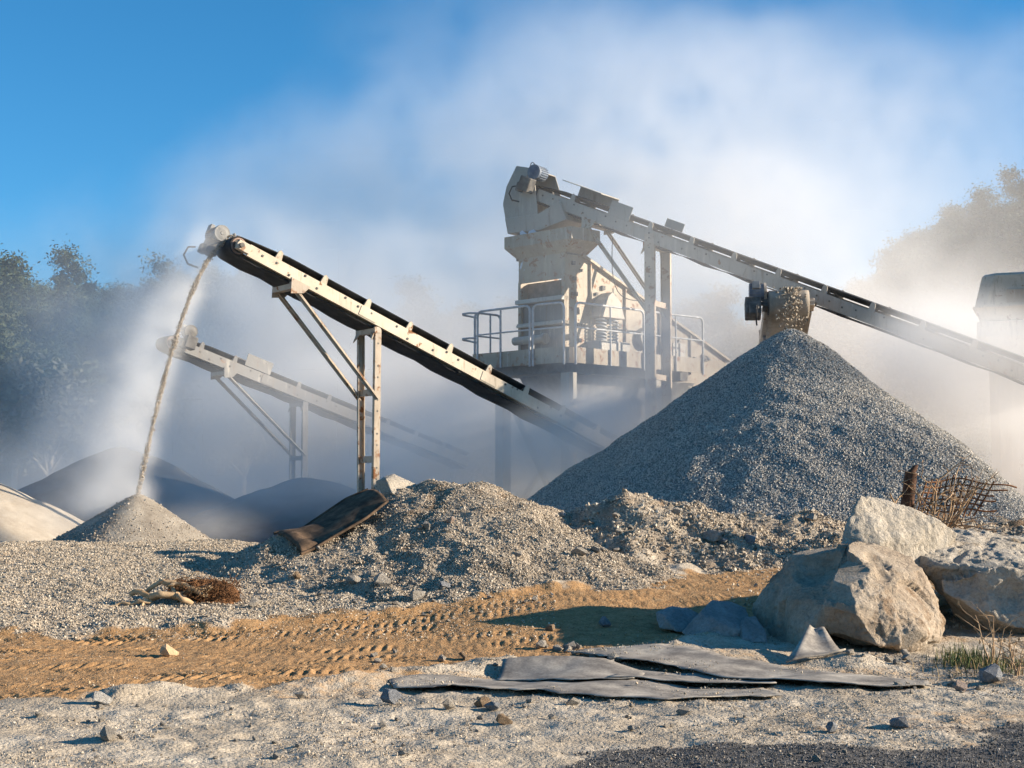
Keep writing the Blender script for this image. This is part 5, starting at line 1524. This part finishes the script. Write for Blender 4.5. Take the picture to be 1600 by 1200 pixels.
# forest mass, far off
tc = bpy.data.collections.new('forest_trees')
for k in range(6):
    tr, vv = tree_meshes(50 + k, 5.5 + 1.2 * (k % 3), 1.7 + .4 * (k % 2), 4200, .12)
    tc.objects.link(bpy.data.objects.new('forest_tree', crown_mesh('forest_crown', vv, M['leaf'])))
n = 15000
x = rng.uniform(-60, 80, n); y = 57 + 55 * rng.random(n)
k = (np.abs(x) < 0.42 * y + 4)
x, y = x[k], y[k]
scatter('forest', np.stack([x, y, hill_z(x, y) - 0.5], 1), rng.uniform(.28, .66, len(x)) * (1 + 0.5 * (rng.random(len(x)) < .08)), tc, None, 'far hillside forest reading as one olive mass', 'forest')
fo = bpy.data.objects['forest']
rv = np.zeros((len(x), 3), dtype=np.float32); rv[:, 2] = rng.uniform(0, 6.28, len(x)); rv[:, :2] = rng.uniform(-.12, .12, (len(x), 2))
fo.data.attributes['rot'].data.foreach_set('vector', rv.ravel())
# single trees near the foot of the hill
protos = []
for k in range(4):
    h = (6.2, 7.0, 5.2, 6.6)[k]
    tr, vv = tree_meshes(80 + k, h, (1.9, 1.7, 2.0, 1.5)[k], 2400, .15)
    protos.append((tr, vv))
def tree(i, px, Y, s_, pale, label, zf=None):
    q_ = P(px, 700, Y); z = float(hill_z(np.array([q_.x]), np.array([Y]))[0]) if Y > 49 else gz(q_.x, Y)
    z = max(z, 0) if zf is None else zf
    root = empty('tree', (q_.x, Y, z)); root.scale = (s_,) * 3; root.rotation_euler = (0, 0, px * .37); tag(root, label, 'tree', 'trees at the foot of the hill')
    tr, vv = protos[i]
    key = (i, pale)
    if key not in _tm:
        t_ = bpy.data.meshes.new('trunk'); t_.from_pydata(tr.v, [], tr.f); t_.materials.append(M['bark']); t_.polygons.foreach_set('use_smooth', tr.sm)
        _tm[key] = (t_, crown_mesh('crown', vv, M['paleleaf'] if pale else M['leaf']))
    link_mesh('trunk', _tm[key][0], None, root); link_mesh('crown', _tm[key][1], None, root)
_tm = {}
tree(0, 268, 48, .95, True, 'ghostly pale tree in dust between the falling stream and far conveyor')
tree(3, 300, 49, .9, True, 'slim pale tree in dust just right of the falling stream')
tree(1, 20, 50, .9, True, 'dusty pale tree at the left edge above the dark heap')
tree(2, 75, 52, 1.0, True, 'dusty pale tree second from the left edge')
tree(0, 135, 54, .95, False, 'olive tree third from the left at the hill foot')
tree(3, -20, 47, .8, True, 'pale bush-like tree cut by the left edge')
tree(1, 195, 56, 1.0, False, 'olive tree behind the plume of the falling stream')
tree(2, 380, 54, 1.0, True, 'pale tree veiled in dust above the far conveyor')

# ------------------------------------------------------------------ dust in the air
def dust_material(name, density, color, aniso=0.0):
    m = bpy.data.materials.new(name)
    m.use_nodes = True
    t = NT(m.node_tree)
    m.node_tree.nodes.remove(m.node_tree.nodes['Principled BSDF'])
    at = t.n('ShaderNodeAttribute', attribute_name='density').outputs['Fac']
    v = t.n('ShaderNodeVolumePrincipled', {'Color': (*color, 1), 'Density Attribute': '', 'Anisotropy': aniso})
    lk(t, t.math('MULTIPLY', at, density), v.inputs['Density'])
    lk(t, v.outputs[0], m.node_tree.nodes['Material Output'].inputs['Volume'])
    return m

def dust(name, lo, hi, voxel, blobs, mat, label, seed=0.0, warp=0.5, nscale=0.18, contrast=(0.36, 0.68)):
    """blobs: (centre, radii, density). Soft ellipsoids broken up by noise, sampled once into a voxel grid."""
    g = bpy.data.node_groups.new('field_' + name, 'GeometryNodeTree')
    g.interface.new_socket('Geometry', in_out='INPUT', socket_type='NodeSocketGeometry')
    g.interface.new_socket('Geometry', in_out='OUTPUT', socket_type='NodeSocketGeometry')
    t = NT(g)
    go = t.n('NodeGroupOutput')
    pos = t.n('GeometryNodeInputPosition').outputs[0]
    ps = t.n('ShaderNodeVectorMath', {0: pos, 1: (seed * 13.1, seed * 7.7, seed * 3.3)}, operation='ADD').outputs[0]
    n1 = t.noise(ps, nscale, 6, 0.58, 0.5)
    n2 = t.noise(ps, nscale * 2.6, 5, 0.6, 0.3)
    w = t.math('MULTIPLY', t.math('ADD', t.math('SUBTRACT', n1, 0.5), t.math('MULTIPLY', t.math('SUBTRACT', n2, 0.5), 0.6)), warp * 2)
    mod = t.maprange(t.math('ADD', t.math('MULTIPLY', n1, 0.5), t.math('MULTIPLY', n2, 0.5)), contrast[0], contrast[1], 0.05, 1.7, 'LINEAR')
    tot = None
    solid = None
    for c, r, d, *fl in blobs:
        q = t.n('ShaderNodeVectorMath', {0: pos, 1: tuple(c)}, operation='SUBTRACT').outputs[0]
        q = t.n('ShaderNodeVectorMath', {0: q, 1: tuple(r)}, operation='DIVIDE').outputs[0]
        L = t.n('ShaderNodeVectorMath', {0: q}, operation='LENGTH').outputs['Value']
        L = t.math('ADD', L, w)
        v = t.maprange(L, 1.0, 0.25, 0.0, d)
        if fl: solid = v if solid is None else t.math('ADD', solid, v)
        else: tot = v if tot is None else t.math('ADD', tot, v)
    den = t.math('MULTIPLY', tot, mod)
    if solid is not None: den = t.math('ADD', den, t.math('MULTIPLY', solid, t.math('ADD', t.math('MULTIPLY', mod, 0.5), 0.45)))
    res = [max(4, int((b - a) / voxel)) for a, b in zip(lo, hi)]
    vc = t.n('GeometryNodeVolumeCube', {'Density': den, 'Background': 0.0, 'Min': tuple(lo), 'Max': tuple(hi),
             'Resolution X': res[0], 'Resolution Y': res[1], 'Resolution Z': res[2]})
    sm = t.n('GeometryNodeSetMaterial', {'Geometry': vc.outputs[0], 'Material': mat})
    g.links.new(sm.outputs[0], go.inputs[0])
    me = bpy.data.meshes.new(name)
    me.materials.append(mat)
    o = link_mesh(name, me)
    md = o.modifiers.new('dust', 'NODES'); md.node_group = g
    return tag(o, label, 'dust', None, 'stuff')

def W(px, py, Y): return tuple(P(px, py, Y))
DUSTC = (0.986, 0.986, 0.986)
m1 = dust_material('rock_dust', 1.0, DUSTC, 0.0)
big = [
    # plume that rises behind the crusher and drifts up to the right
    (W(820, 480, 45), (8, 4.5, 6.0), 0.26),
    (W(1000, 360, 46), (8, 5, 6.0), 0.18),
    (W(1180, 430, 45), (9, 5, 6.0), 0.14),
    (W(1120, 220, 47), (9, 5, 4.8), 0.115),
    (W(1300, 340, 46), (8, 5, 5.5), 0.13),
    (W(1560, 160, 48), (8, 5, 4.0), 0.035),
    (W(1560, 500, 46), (7, 4, 3.6), 0.12),
    (W(1560, 320, 47), (6, 4, 4.0), 0.07),
    (W(760, 270, 47), (6.5, 5, 4.4), 0.16),
    (W(540, 300, 47), (6.5, 4.5, 4.0), 0.15),
    (W(1400, 560, 40), (8, 4.5, 4.0), 0.15),
    (W(420, 400, 46), (7, 4.5, 4.4), 0.11),
    (W(950, 110, 47), (10, 5, 4.0), 0.09),
    (W(1350, 120, 47), (9, 5, 3.6), 0.05),
    # round the foot of the long conveyor and the right edge
    (W(1540, 570, 27.6), (2.8, 1.6, 1.5), 0.80, 1),
    (W(1470, 548, 28.6), (2.0, 1.3, 1.0), 0.42, 1),
    (W(1600, 700, 31), (3.8, 3.0, 2.2), 0.35),
    # veil over the tower, its base and the long conveyor
    (W(1030, 430, 30.2), (6.0, 1.6, 3.6), 0.13),
    (W(960, 560, 29.8), (3.0, 1.4, 2.0), 0.30),
    (W(1090, 560, 31.0), (2.6, 1.5, 2.2), 0.60),
    (W(930, 690, 29.6), (3.0, 1.5, 1.7), 1.20),
    # low bank between the conveyors and the hill
    (W(600, 590, 45), (13, 5, 6.5), 0.30),
    (W(560, 560, 41), (7, 2.5, 4.5), 0.14),
    (W(360, 600, 45), (9, 5, 6.5), 0.28),
    (W(480, 640, 36.5), (6.5, 3.0, 3.4), 0.20),
    (W(230, 720, 35), (5.0, 2.5, 2.4), 0.18),
    (W(760, 720, 33), (5.0, 3.0, 2.4), 0.70),
    (W(850, 700, 31.2), (3.2, 1.5, 1.9), 0.60, 1),
    (W(500, 770, 34), (6, 3.0, 1.6), 0.36),
    (W(120, 790, 41), (11, 4, 3.0), 0.28),
    (W(80, 620, 46), (9, 5, 6.0), 0.08),
    (W(80, 460, 46), (8, 4, 3.6), 0.04),
]
if DUST: dust('dust_cloud', (-25, 25.2, 0.0), (27, 56, 20), 0.27, big, m1, 'great pale cloud of rock dust drifting behind the conveyors', 1.0, 0.72, 0.19, (0.38, 0.65))
# plume blown off the falling stream
plume = []
for k in range(9):
    tt = tf * (0.26 + 0.74 * k / 8)
    c = p0 + v0h * (bs_ * tt) + Vector((0, 0, vz0 * tt - 4.9 * tt * tt))
    f = k / 8
    plume.append((tuple(c + Vector((-0.20 - 0.35 * f, 0.2, 0.0))), (0.45 + 0.5 * f, 0.5 + 0.4 * f, 0.85), 0.8))
    plume.append((tuple(c + Vector((-0.9 - 0.8 * f, 0.5, -0.3))), (0.9 + 0.6 * f, 0.9, 1.1), 0.16))
    plume.append((tuple(c + Vector((0.02, 0.0, 0.0))), (0.16 + 0.10 * f, 0.2, 0.60), 1.1))
bc = Vector((ax, 25.3, 1.2))
plume += [(tuple(bc + Vector((1.1, 0.1, -0.4))), (1.6, 1.0, 0.6), 0.2), (tuple(bc + Vector((-0.9, 0.3, -0.2))), (1.3, 0.9, 0.7), 0.3), (tuple(bc + Vector((0, 0, 0.2))), (0.5, 0.5, 0.5), 0.6)]
m2 = dust_material('stream_dust', 1.0, DUSTC, 0.0)
if DUST: dust('dust_plume', (ax - 2.8, 23.6, 0.3), (ax + 3.2, 27.8, 6.6), 0.09, plume, m2, 'pale dust plume trailing left of the falling stream of grit', 3.0, 0.35, 0.7)
